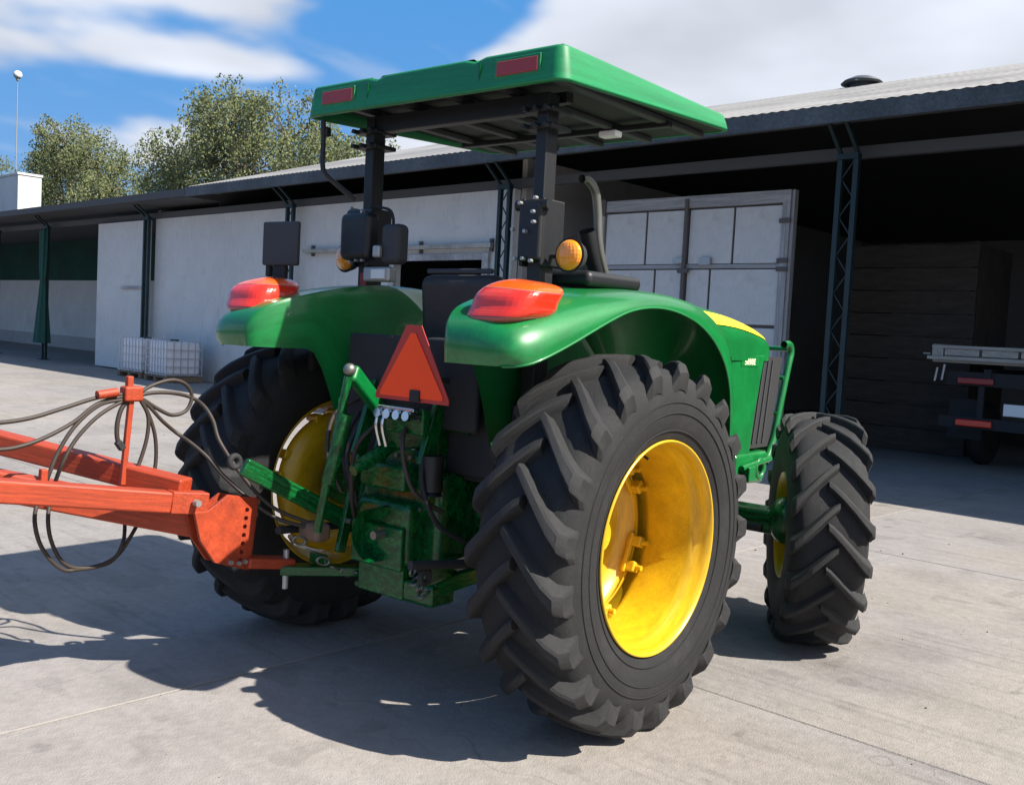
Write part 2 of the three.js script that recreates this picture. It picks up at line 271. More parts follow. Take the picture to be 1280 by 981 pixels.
  mesh('fascia', slabBox(19.02, 52.3, H - 0.20, H - 0.02, 1.44, 1.51), M.roofIn, shed);
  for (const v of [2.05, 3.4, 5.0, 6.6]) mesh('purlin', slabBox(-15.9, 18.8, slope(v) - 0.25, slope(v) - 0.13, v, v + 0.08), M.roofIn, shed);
  // eave girder above the columns
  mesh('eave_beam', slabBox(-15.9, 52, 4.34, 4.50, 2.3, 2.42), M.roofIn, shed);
  // lattice columns with forked heads reaching to the eaves
  for (const u of [-4.9, 1.93, 8.43, 15.25, 22.2, 29.1, 33.4]) {
    const w = 0.15, col = mesh('column', merge([slabBox(u - w, u - w + 0.07, 0, 4.28, 2.02, 2.1), slabBox(u + w - 0.07, u + w, 0, 4.28, 2.02, 2.1), slabBox(u - w, u + w, 4.28, 4.36, 2.0, 2.12), slabBox(u - 0.2, u + 0.2, 0, 0.02, 1.9, 2.2)]), M.steelGreen, shed);
    const lac = []; for (let k = 0; k < 16; k++) { const y0 = 0.12 + k * 0.26, s = k % 2 ? 1 : -1; lac.push(bar(bw(u + s * (w - 0.06), y0, 2.06), bw(u - s * (w - 0.06), y0 + 0.26, 2.06), 0.018, 0.018, 0.003)); }
    mesh('lacing', merge(lac), M.steelGreen, col);
    mesh('bracket', merge([bar(bw(u - w + 0.03, 4.36, 2.06), bw(u - w + 0.03, 4.72, 1.62), 0.05, 0.05), bar(bw(u + w - 0.03, 4.36, 2.06), bw(u + w - 0.03, 4.72, 1.62), 0.05, 0.05)]), M.steelGreen, col);
  }
}
{ // tied drape round the column of the left bay
  const t = bgroup('tied_tarpaulin', 'dark green tarpaulin tied round the column of the left bay', 'tarpaulin', 29.1, 1.98);
  const prof = [[0.42, 0.55], [0.40, 0.75], [0.30, 1.5], [0.2, 2.3], [0.17, 2.6], [0.22, 2.9], [0.24, 4.2]];
  const secs = spline2(prof.map(([r, y]) => [r, y, 0]), 24).map((p) => { const r = []; for (let k = 0; k <= 40; k++) { const a = k / 40 * Math.PI * 2, rr = p.x * (1 + 0.12 * Math.sin(a * 7 + p.y)); r.push(V3(rr * Math.cos(a) * 0.5, p.y, rr * Math.sin(a))); } return r; });
  mesh('cloth', loft(secs), M.net, t); mesh('tie_cord', new THREE.TorusGeometry(0.17, 0.02, 8, 24).rotateX(Math.PI / 2).scale(0.6, 1, 1.05).translate(0, 2.6, 0), M.hoseM, t);
}
{ // roof ventilator
  const t = bgroup('roof_ventilator', 'dark round ventilator on the ridge of the shed roof', 'ventilator', 5.3, 9.7, 7.22);
  mesh('collar', new THREE.CylinderGeometry(0.25, 0.28, 0.22, 20).translate(0, 0.1, 0), M.fascia, t);
  mesh('cap', new THREE.LatheGeometry([[0, 0.36], [0.2, 0.34], [0.38, 0.26], [0.44, 0.2], [0.3, 0.18], [0, 0.18]].map((p) => new THREE.Vector2(...p)), 28), M.fascia, t);
}
{ // white panelled gate standing in the open bay
  const g = bgroup('panelled_gate', 'white steel double gate with framed panels inside the dark open bay', 'gate', 4.95, 2.75);
  const W = 3.66, Ht = 4.05, L = (u0, u1, y0, y1, d0, d1) => bx(d1 - d0, y1 - y0, u1 - u0, (d0 + d1) / 2, (y0 + y1) / 2, -(u0 + u1) / 2);
  mesh('frame', merge([L(-W / 2, W / 2, 3.86, Ht, 0, 0.12), L(-W / 2, -W / 2 + 0.13, 0.05, 3.86, 0, 0.12), L(W / 2 - 0.13, W / 2, 0.05, 3.86, 0, 0.12)]), M.gateFrame, g);
  mesh('side_sheet', L(-W / 2 - 0.05, -W / 2 - 0.003, 0.05, Ht, 0.03, 0.14), M.gateFrame, g);
  const cols = [[1.68, 0.84], [0.80, 0.04], [-0.04, -0.84], [-0.88, -1.68]], low = [[1.68, 0.62], [0.58, 0.04], [-0.04, -0.45], [-0.49, -1.68]];
  for (const [b, a] of cols) mesh('panel', rb(0.03, 0.88, b - a, 0.008, 0.06, 3.39, -(a + b) / 2), M.gateW, g);
  for (const [b, a] of low) { mesh('panel', rb(0.03, 0.86, b - a, 0.008, 0.06, 2.43, -(a + b) / 2), M.gateW, g); mesh('panel', rb(0.03, 1.8, b - a, 0.008, 0.06, 1.05, -(a + b) / 2), M.gateW, g); }
  mesh('backing', L(-1.7, 1.7, 0.06, 3.86, 0.08, 0.1), M.seam, g);
  mesh('mid_rail', L(-1.7, 1.7, 2.875, 2.94, 0.02, 0.07), M.gateFrame, g);
  mesh('lock_bar', merge([L(-0.03, 0.03, 0.1, 4.0, -0.03, 0.03), L(-0.1, 0.1, 2.8, 2.88, -0.04, -0.005)]), M.seam, g);
  mesh('latch', merge([L(-0.5, -0.3, 2.93, 3.05, -0.03, 0.03), L(0.02, 0.2, 2.96, 3.04, -0.045, -0.02)]), M.zinc, g);
  for (const y of [3.55, 2.95, 2.82, 1.2]) mesh('hinge', L(-W / 2 - 0.02, -W / 2 + 0.16, y, y + 0.07, -0.025, -0.002), M.seam, g);
  mesh('corner_post', L(W / 2 - 0.16, W / 2 - 0.02, 3.8, 4.08, -0.03, -0.004), M.seam, g);
}
{ // brown boarded stack deep inside
  const t = bgroup('boarded_crate', 'dark brown boarded crate wall deep inside the shed', 'crate', 2.55, 6.2);
  for (let k = 0; k < 9; k++) mesh('board', rb(0.05, 0.385, 2.15, 0.01, (k % 3) * 0.006, 0.2 + k * 0.395, 0), M.brown, t);
  for (const z of [-1, 1]) { mesh('corner_post', bx(0.1, 3.6, 0.1, 0.1, 1.8, z), M.brown, t); mesh('side_sheet', bx(1.6, 3.55, 0.04, 0.95, 1.78, z * 1.05), M.brown, t); }
}
{ // flatbed truck seen from behind
  const t = bgroup('flatbed_truck', 'flatbed truck with pale bed rail and red rear lamps parked in the dark bay', 'truck', 0.12, 4.0);
  const Z = (u) => -u, w = 1.2;
  mesh('bed_floor', rb(5.2, 0.08, 2 * w, 0.01, 2.62, 1.62, 0), M.bed, t);
  mesh('tailgate', merge([rb(0.05, 0.05, 2 * w, 0.008, 0, 1.81, 0), rb(0.09, 0.055, 2 * w + 0.1, 0.008, -0.02, 1.645, 0), rb(0.03, 0.2, 0.16, 0.01, 0, 1.74, -w + 0.08), rb(0.03, 0.2, 0.16, 0.01, 0, 1.74, w - 0.08)]), M.bed, t);
  for (let k = 0; k < 4; k++) mesh('gate_panel', rb(0.02, 0.10, 0.48, 0.005, 0.01, 1.735, -0.78 + k * 0.52), M.bed, t);
  for (const s of [-1, 1]) mesh('side_rail', rb(5.2, 0.2, 0.04, 0.008, 2.62, 1.75, s * (w - 0.02)), M.bed, t);
  mesh('chassis', merge([bx(6.5, 0.22, 0.1, 3.3, 1.4, -0.42), bx(6.5, 0.22, 0.1, 3.3, 1.4, 0.42), bx(0.12, 0.2, 2.0, 0.15, 1.36, 0), bx(0.1, 0.16, 2.1, 0.1, 0.72, 0), bx(0.06, 0.6, 0.08, 0.12, 1.05, -0.5), bx(0.06, 0.6, 0.08, 0.12, 1.05, 0.5)]), M.matte, t);
  for (const s of [-1, 1]) { mesh('rear_lamp', rb(0.06, 0.1, 0.5, 0.02, 0.02, 0.72, s * 0.55), M.tail, t); mesh('marker_lamp', rb(0.04, 0.09, 0.5, 0.02, 0.06, 1.33, s * 0.58), M.refl, t); mesh('mud_flap', rb(0.02, 0.6, 0.5, 0.006, 0.5, 0.75, s * 0.82), M.matte, t); }
  mesh('number_plate', rb(0.02, 0.17, 0.32, 0.006, 0.02, 0.95, 0.0), M.white, t);
  mesh('hook', merge([rod(V3(-0.02, 1.7, -1.22), V3(-0.02, 1.7, -1.32), 0.015), rod(V3(-0.02, 1.5, -1.1), V3(-0.04, 1.3, -1.12), 0.018), rod(V3(-0.02, 1.55, -1.0), V3(-0.04, 1.32, -1.02), 0.018)]), M.zinc, t);
  for (const x of [1.5, 5.6]) for (const s of [-1, 1]) mesh('wheel', merge([new THREE.TorusGeometry(0.36, 0.15, 14, 32).translate(x, 0.5, s * 0.85), new THREE.CylinderGeometry(0.3, 0.3, 0.16, 24).rotateX(Math.PI / 2).translate(x, 0.5, s * 0.85)]), M.rubber, t);
  mesh('cab', merge([rb(1.7, 1.7, 2.1, 0.15, 6.3, 1.75, 0), rb(0.6, 0.5, 2.0, 0.1, 7.0, 1.1, 0)]), M.white, t);
}
// white liquid totes and a blue drum by the wall
const makeTote = (u, v, label, turn) => {
  const t = bgroup('liquid_tote', label, 'tote', u, v); t.rotation.y += turn;
  mesh('pallet', merge([bx(1.0, 0.03, 1.2, 0, 0.13, 0), bx(1, 0.1, 0.12, 0, 0.06, -0.54), bx(1, 0.1, 0.12, 0, 0.06, 0), bx(1, 0.1, 0.12, 0, 0.06, 0.54)]), M.wood, t);
  mesh('tank', rb(0.9, 0.86, 1.1, 0.1, 0, 0.59, 0), M.tote, t);
  mesh('filler_cap', new THREE.CylinderGeometry(0.1, 0.1, 0.05, 20).translate(0, 1.04, 0), M.plate, t);
  const b = []; for (let k = 0; k < 8; k++) { const z = -0.56 + k * 0.16; for (const x of [-0.47, 0.47]) b.push(bx(0.018, 0.9, 0.018, x, 0.6, z)); } for (let k = 0; k < 6; k++) { const x = -0.47 + k * 0.188; for (const z of [-0.58, 0.58]) b.push(bx(0.018, 0.9, 0.018, x, 0.6, z)); }
  for (let k = 0; k < 5; k++) { const y = 0.18 + k * 0.21; for (const x of [-0.485, 0.485]) b.push(bx(0.018, 0.018, 1.18, x, y, 0)); for (const z of [-0.6, 0.6]) b.push(bx(0.98, 0.018, 0.018, 0, y, z)); }
  mesh('cage', merge(b), M.cage, t);
};
makeTote(20.75, 1.45, 'white caged liquid tote standing against the pale sliding panel', 0.05);
makeTote(19.2, 1.4, 'white caged liquid tote against the wall, farther from the sliding panel', -0.04);
{ // white block beyond the low roof, pole with a white globe
  const t = bgroup('white_building', 'small white block rising behind the low end of the shed roof', 'building', 50.6, 8.0);
  mesh('wall', rb(1.15, 8.3, 5.0, 0.03, 0.58, 4.15, 0), M.wall, t); mesh('parapet', rb(1.25, 0.12, 5.1, 0.02, 0.58, 8.36, 0), M.wall, t);
  const l = bgroup('lamp_pole', 'tall thin pole topped with a small white globe', 'lamp pole', 104, 28);
  mesh('pole', rod(V3(0, 0, 0), V3(0, 25.2, 0), 0.09, 0.04, 10), M.zinc, l); mesh('globe', new THREE.SphereGeometry(0.42, 24, 16).translate(0, 25.5, 0), M.white, l); mesh('collar', new THREE.CylinderGeometry(0.2, 0.14, 0.3, 14).translate(0, 25.05, 0), M.zinc, l);
}

// ---------------------------------------------------------------- trees behind the shed
const leafMats = [phys(0.155, 0.185, 0.062, 1, { transmission: 0.35 }), phys(0.21, 0.215, 0.085, 1, { transmission: 0.35 }), phys(0.095, 0.125, 0.052, 1, { transmission: 0.35 })];
const makeTree = (label, u, v, base, blobs, count, s0, leaf = 0.2) => {
  const t = bgroup('tree', label, 'tree', u, v, 0, 'trees behind the shed'); seed = s0;
  const trunkTop = V3(0, base, 0);
  mesh('trunk', merge([rod(V3(0, 0, 0), V3(0.2, base * 0.6, 0.1), 0.42, 0.32, 10), rod(V3(0.2, base * 0.6, 0.1), trunkTop, 0.32, 0.22, 10)]), M.bark, t);
  const limbs = [], P = [[], [], []], N = [[], [], []], clumps = [];
  for (const [x, y, z, r] of blobs) { // x into shed, z along -u
    limbs.push(rod(trunkTop.clone().lerp(V3(x, y, z), -0.05), V3(x * 0.55, lerp(base, y, 0.55), z * 0.55), 0.2, 0.12, 7), rod(V3(x * 0.55, lerp(base, y, 0.55), z * 0.55), V3(x, y, z), 0.12, 0.04, 6));
    const m = Math.round(r * r * 7); for (let i = 0; i < m; i++) { const a = rnd() * 6.283, c = rnd() * 2 - 1, q = r * (0.45 + 0.6 * Math.pow(rnd(), 0.6)), s = Math.sqrt(1 - c * c); const p = V3(x + q * s * Math.cos(a), y + q * c * 0.85, z + q * s * Math.sin(a)); clumps.push([p, r * (0.16 + 0.14 * rnd())]); if (i % 3 === 0) limbs.push(rod(V3(x, y - r * 0.2, z), p, 0.05, 0.015, 5)); }
  }
  mesh('limbs', merge(limbs), M.bark, t);
  for (let i = 0; i < count; i++) {
    const [c, r] = clumps[Math.floor(rnd() * clumps.length)], a = rnd() * 6.283, q = rnd() * 2 - 1, s = Math.sqrt(1 - q * q), d = r * Math.cbrt(rnd()) * 1.1;
    const p = V3(c.x + d * s * Math.cos(a), c.y + d * q * 1.1 - d * 0.15, c.z + d * s * Math.sin(a));
    const dir = V3(rnd() - 0.5, -rnd() * 0.9, rnd() - 0.5).normalize(), sd = V3(rnd() - 0.5, rnd() - 0.5, rnd() - 0.5).cross(dir).normalize(), l = leaf * (0.7 + 0.7 * rnd()), w = l * 0.32;
    const n = sd.clone().cross(dir), A = p, B = p.clone().addScaledVector(dir, l * 0.5).addScaledVector(sd, w), C = p.clone().addScaledVector(dir, l), D = p.clone().addScaledVector(dir, l * 0.5).addScaledVector(sd, -w);
    const k = rnd() < 0.5 ? 0 : rnd() < 0.55 ? 1 : 2; P[k].push(A.x, A.y, A.z, B.x, B.y, B.z, C.x, C.y, C.z, A.x, A.y, A.z, C.x, C.y, C.z, D.x, D.y, D.z); for (let z = 0; z < 6; z++) N[k].push(n.x, n.y, n.z);
  }
  P.forEach((p, k) => { const g = new THREE.BufferGeometry(); g.setAttribute('position', new THREE.Float32BufferAttribute(p, 3)); g.setAttribute('normal', new THREE.Float32BufferAttribute(N[k], 3)); mesh('crown', g, leafMats[k], t); });
};
makeTree('olive green tree with two tops beside the thin lamp pole', 90, 28, 6.5, [[0, 12, 0, 4.4], [1, 15.3, -6.5, 3.3], [0, 15.2, 5.5, 3.2], [-1, 17.2, 1.0, 2.6], [1, 10, -10.5, 4], [0, 10, 10, 4.2], [0, 16.4, -3.5, 2.6], [0, 13, 9.5, 2.6], [0, 12.5, -10.5, 2.6]], 52000, 7);
makeTree('broad grey green tree rising above the end of the pale roof', 60, 28, 7, [[0, 13, 0, 4.6], [0, 15.5, -4, 3.4], [1, 15.2, 4, 3.2], [-1, 16.6, 0, 2.6], [0, 12, -8, 3.6], [1, 11.5, 8, 3.8], [0, 12, 12.0, 3.2], [0, 14, -11, 3], [0, 9.5, 4, 4], [0, 9.5, -6, 4]], 60000, 17);
makeTree('small blue green tree in the gap behind the white wall', 76, 30, 5, [[0, 10.5, 0, 2.0], [0, 8, 1, 2.6], [0, 9, -2.0, 2.0]], 7000, 27, 0.2);
makeTree('pale tree at the edge of the yard beyond the lamp pole', 118, 30, 6, [[0, 12, 0, 4.5], [0, 16, 1, 3.2], [0, 11, -4, 3.5]], 12000, 37);

// ---------------------------------------------------------------- tractor
const tractor = thing('farm_tractor', 'green farm tractor with sun canopy, yellow wheels and orange warning triangle', 'tractor');
const group = (name, parent, x = 0, y = 0, z = 0) => { const g = new THREE.Group(); g.name = name; g.position.set(x, y, z); parent.add(g); return g; };

function lugGeo(kr, kz, half, dpsi) {
  const st = [[-0.030, 0.748, -0.030, 0.803, 0.7], [0.0, 0.750, 0.0, 0.807, 0.85], [0.05, 0.752, 0.05, 0.807, 0.9], [0.11, 0.748, 0.11, 0.804, 0.95], [0.165, 0.738, 0.167, 0.797, 1.05], [0.203, 0.715, 0.212, 0.782, 1.2], [0.218, 0.688, 0.236, 0.745, 1.25], [0.222, 0.668, 0.235, 0.705, 1.2], [0.224, 0.655, 0.227, 0.672, 1.12]];
  const secs = st.map(([zb, rbs, zt, rtp, wk]) => {
    const psi = -dpsi * Math.pow(Math.max(0, Math.min(zb, 0.215) + 0.03) / 0.245, 1.15);
    const P = (r, z, off) => { const a = psi + off / r; return V3(-r * kr * Math.sin(a), -r * kr * Math.cos(a), half * z * kz); };
    const wb = 0.052 * wk, wt = 0.031 * wk; return [P(rbs, zb, -wb), P(lerp(rbs, rtp, 0.55), lerp(zb, zt, 0.6), -wt * 1.22), P(rtp - 0.008, zt, -wt), P(rtp, zt, -wt * 0.66), P(rtp + 0.001, zt, 0), P(rtp, zt, wt * 0.66), P(rtp - 0.008, zt, wt), P(lerp(rbs, rtp, 0.55), lerp(zb, zt, 0.6), wt * 1.22), P(rbs, zb, wb)];
  });
  const g = toCreasedNormals(loft(secs).toNonIndexed(), 0.42);
  const cap = []; const s0 = secs[0]; for (let i = 1; i < 8; i++) cap.push(s0[0], s0[i], s0[i + 1]);
  const cg = new THREE.BufferGeometry(); cg.setAttribute('position', new THREE.Float32BufferAttribute(cap.flatMap((p) => [p.x, p.y, p.z]), 3)); cg.setAttribute('uv', new THREE.Float32BufferAttribute(new Float32Array(cap.length * 2), 2)); cg.computeVertexNormals();
  return mergeGeometries([g, cg]);
}
function makeWheel(name, { kr, kz, rimR, n, dpsi, discZ, side, lugs, lugA }) {
  const w = new THREE.Group(); w.name = name;
  const flip = (g) => side > 0 ? g : mirrorZ(g);
  const half = [[0.762, 0], [0.761, 0.06], [0.757, 0.12], [0.747, 0.165], [0.725, 0.198], [0.69, 0.217], [0.64, 0.229], [0.58, 0.233], [0.53, 0.226], [0.49, 0.212], [0.466, 0.2], [0.455, 0.192]];
  const k = (0.455 * kr > rimR) ? 1 : 1; // section keeps its shape, only the bead follows the rim
  const prof = []; const at = ([r, z]) => { const t = (r - 0.455) / (0.758 - 0.455); return [lerp(rimR, 0.758 * kr, t), z * kz]; };
  for (let i = half.length - 1; i > 0; i--) { const [r, z] = at(half[i]); prof.push([r, -z * k]); } for (const h of half) prof.push(at(h));
  mesh('tyre', latheZ(prof, 96), M.rubber, w);
  const zr = 0.205 * kz;
  const rings = [0.62, 0.575, 0.5].map((r) => { const t = (r - 0.455) / 0.303; return new THREE.TorusGeometry(lerp(rimR, 0.758 * kr, t), 0.004, 6, 80).translate(0, 0, (r > 0.6 ? 0.231 : r > 0.55 ? 0.233 : 0.217) * kz); });
  mesh('sidewall_ribs', flip(merge(rings)), M.rubber, w);
  // rim: flanges, bead seats and well
  const R = rimR, rim = [[R + 0.004, zr - 0.004], [R + 0.002, zr + 0.004], [R - 0.006, zr + 0.003], [R - 0.012, zr - 0.012], [R - 0.02, zr - 0.03], [R - 0.024, zr - 0.075], [R - 0.052, zr - 0.10], [R - 0.055, -zr + 0.11], [R - 0.024, -zr + 0.07], [R - 0.018, -zr + 0.02], [R + 0.002, -zr - 0.004], [R + 0.006, -zr + 0.004]];
  mesh('rim', flip(latheZ(rim, 96)), M.yellow, w);
  // dished centre disc
  const D = R - 0.075, dz = discZ;
  mesh('disc', flip(latheZ([[0, dz + 0.045], [0.10, dz + 0.045], [0.13, dz + 0.04], [0.16, dz + 0.012], [D * 0.72, dz - 0.012], [D * 0.86, dz], [D - 0.02, dz + 0.03], [D, dz + 0.05], [D + 0.004, dz + 0.075], [D - 0.008, dz + 0.07]], 72)), M.yellow, w);
  mesh('hub', flip(merge([new THREE.CylinderGeometry(0.07, 0.085, 0.09, 28).rotateX(Math.PI / 2).translate(0, 0, dz + 0.08), ...Array.from({ length: 8 }, (_, i) => new THREE.CylinderGeometry(0.014, 0.014, 0.03, 6).rotateX(Math.PI / 2).translate(0.118 * Math.cos(i * 0.7854), 0.118 * Math.sin(i * 0.7854), dz + 0.058))])), M.yellow, w);
  for (let i = 0; i < lugs; i++) { // paired bolt lugs between disc and rim
    const a = i * 2 * Math.PI / lugs + lugA, g = [rb(0.03, 0.19, 0.02, 0.006, R - 0.1, 0, dz + 0.06)];
    for (const s of [-0.06, 0.06]) g.push(rb(0.05, 0.05, 0.075, 0.008, (R - 0.082), s, dz + 0.075), new THREE.CylinderGeometry(0.013, 0.013, 0.035, 6).rotateX(Math.PI / 2).translate(R - 0.085, s, dz + 0.125));
    const m = mesh('rim_lug', flip(merge(g)), M.yellow, w); m.rotation.z = a;
  }
  mesh('valve', flip(rod(V3(0, R - 0.06, zr - 0.13), V3(0, R - 0.085, zr - 0.08), 0.006)), M.matte, w);
  const A = lugGeo(kr, kz, 1, dpsi), B = lugGeo(kr, kz, -1, dpsi);
  for (let i = 0; i < n; i++) { const p = i / n * 2 * Math.PI; mesh('tread_lug', A, M.lug, w).rotation.z = -p; mesh('tread_lug', B, M.lug, w).rotation.z = -(p + Math.PI / n); }
  return w;
}
const rearSpec = { kr: 1, kz: 1, rimR: 0.455, n: 21, dpsi: 0.33, discZ: -0.22, lugs: 6, lugA: 0.62 };
for (const s of [1, -1]) { const w = makeWheel('rear_wheel', { ...rearSpec, side: s }); w.position.set(0, 0.798, s * 1.02); w.rotation.z = s > 0 ? 0.05 : 0.12; tractor.add(w); }
const frontSpec = { kr: 0.82, kz: 0.90, rimR: 0.30, n: 18, dpsi: 0.36, discZ: 0.02, lugs: 6, lugA: 0.3 }, STEER = 0.53;
for (const s of [1, -1]) { const w = makeWheel('front_wheel', { ...frontSpec, side: s }); w.position.set(1.89, 0.645, s * 1.14); w.rotation.order = 'YXZ'; w.rotation.y = STEER; tractor.add(w); }

// fenders
function fenderGeo() {
  const crown = [[-0.762, 1.54], [-0.772, 1.59], [-0.77, 1.645], [-0.745, 1.70], [-0.67, 1.752], [-0.52, 1.80], [-0.28, 1.853], [0.0, 1.887], [0.28, 1.904], [0.56, 1.90], [0.82, 1.865], [1.03, 1.77], [1.13, 1.60], [1.17, 1.3], [1.19, 1.05]];
  const lip = [[-0.725, 1.539], [-0.71, 1.542], [-0.69, 1.548], [-0.66, 1.557], [-0.60, 1.580], [-0.46, 1.632], [-0.27, 1.705], [-0.05, 1.782], [0.15, 1.812], [0.36, 1.805], [0.60, 1.752], [0.80, 1.645], [0.94, 1.49], [1.02, 1.27], [1.05, 1.05]];
  const zl = [0.90, 0.945, 0.975, 0.995, 1.012, 1.02, 1.02, 1.02, 1.02, 1.02, 1.02, 1.02, 1.015, 1.0, 0.99], zi = [0.71, 0.68, 0.66, 0.63, 0.59, 0.55, 0.52, 0.50, 0.5, 0.5, 0.5, 0.5, 0.5, 0.5, 0.5];
  const drop = (x) => 0.5 * sstep(-0.05, 0.85, x) * sstep(1.19, 0.9, x);   // the inner edge falls away towards the footwell
  const N = 72, c = spline2(crown.map(([x, y], i) => [x, y, zi[i]]), N), l = spline2(lip.map(([x, y], i) => [x, y, zl[i]]), N), secs = [];
  for (let i = 0; i <= N; i++) { const r = []; for (let j = 0; j <= 22; j++) { const q = j / 22, g = Math.pow(q, 2.6), h = 1 - Math.pow(1 - q, 1.9); r.push(V3(lerp(c[i].x, l[i].x, g), lerp(c[i].y, l[i].y, g) - drop(c[i].x) * (1 - sstep(0, 0.34, q)), lerp(c[i].z, l[i].z, h))); } secs.push(r); }
  const edge = secs.map((r) => r[22].clone()).filter((_, i) => i % 3 === 0);
  c.forEach((p) => { p.y -= drop(p.x); });
  const low = (x) => x < -0.5 ? 1.54 : x < -0.2 ? lerp(1.54, 1.02, sstep(-0.5, -0.2, x)) : 1.02;
  const skirt = loft(c.map((p) => { const yb = Math.min(low(p.x), p.y); return [p.clone(), V3(p.x, lerp(p.y, yb, 0.08), p.z - 0.012), V3(p.x * 0.995, lerp(p.y, yb, 0.5), p.z - 0.018), V3(p.x * 0.99, yb, p.z - 0.018)]; }));
  return { shell: loft(secs), edge: hose(edge, 0.006, 90, 6), skirt };
}
const FG = fenderGeo();
for (const s of [1, -1]) {
  const f = group('fender', tractor), m = (g) => s > 0 ? g : mirrorZ(g);
  mesh('shell', m(FG.shell), M.green, f); mesh('rolled_edge', m(FG.edge), M.green, f); mesh('inner_panel', m(FG.skirt), M.green, f);
  // rear lamp: red bulb with amber top, on a dark gasket
  const lamp = group('tail_lamp', tractor, -0.56, 1.782, s * 0.815);
  const sph = (t0, t1, k) => { const g = new THREE.SphereGeometry(1, 44, 24, 0, Math.PI * 2, t0, t1 - t0); const p = g.attributes.position; for (let i = 0; i < p.count; i++) { const x = p.getX(i), y = p.getY(i), z = p.getZ(i), q = (v, e) => Math.sign(v) * Math.pow(Math.abs(v), e), zz = q(z, 0.62) * 0.156 + s * 0.03 * y, tp = 1 - 0.22 * Math.max(0, (zz * s + 0.02) / 0.19); p.setXYZ(i, (q(x, 0.62) * 0.14 + 0.075 * y) * k, q(y, 0.62) * (y > 0 ? 0.105 * tp : 0.085) * k, zz * k); } g.computeVertexNormals(); return g; };
  mesh('amber_section', sph(0, 1.12, 1), M.tailAmber, lamp); mesh('lens', sph(1.14, 2.05, 1), M.tail, lamp); mesh('base', sph(2.06, Math.PI, 0.985), M.tailBase, lamp); mesh('divider', sph(1.10, 1.16, 1.006), M.tailBase, lamp);
}
{ // platform, seat, dash, steering wheel
  mesh('platform', merge([rb(1.5, 0.05, 1.0, 0.01, 0.55, 1.0, 0), rb(0.08, 0.5, 0.98, 0.02, -0.2, 1.25, 0)]), M.matte, tractor);
  const st = group('seat', tractor, 0.1, 1.3, 0.10);
  mesh('backrest', rb(0.12, 0.46, 0.5, 0.055, -0.12, 0.42, 0).applyMatrix4(new THREE.Matrix4().makeRotationZ(0.10)), M.vinyl, st); mesh('cushion', rb(0.5, 0.13, 0.52, 0.05, 0.15, 0.17, 0), M.vinyl, st); mesh('backrest_trim', rb(0.02, 0.025, 0.42, 0.008, -0.21, 0.65, 0), M.plate, st); mesh('pedestal', rb(0.3, 0.25, 0.3, 0.02, 0.12, 0, 0), M.matte, st);
  const sw = group('steering_wheel', tractor, 0.78, 1.72, 0); sw.rotation.z = 0.5;
  mesh('wheel_rim', new THREE.TorusGeometry(0.19, 0.014, 10, 40).rotateX(Math.PI / 2), M.black, sw); mesh('spokes', merge([bx(0.36, 0.012, 0.03), bx(0.03, 0.012, 0.36)]), M.black, sw);
  mesh('steering_column', rod(V3(1.05, 1.2, 0), V3(0.79, 1.71, 0), 0.05, 0.035), M.black, tractor);
  mesh('dashboard', rb(0.4, 0.7, 0.6, 0.08, 1.15, 1.4, 0), M.black, tractor);
  mesh('armrest_console', rb(0.45, 0.07, 0.24, 0.03, 0.22, 1.93, 0.66), M.black, tractor);
}
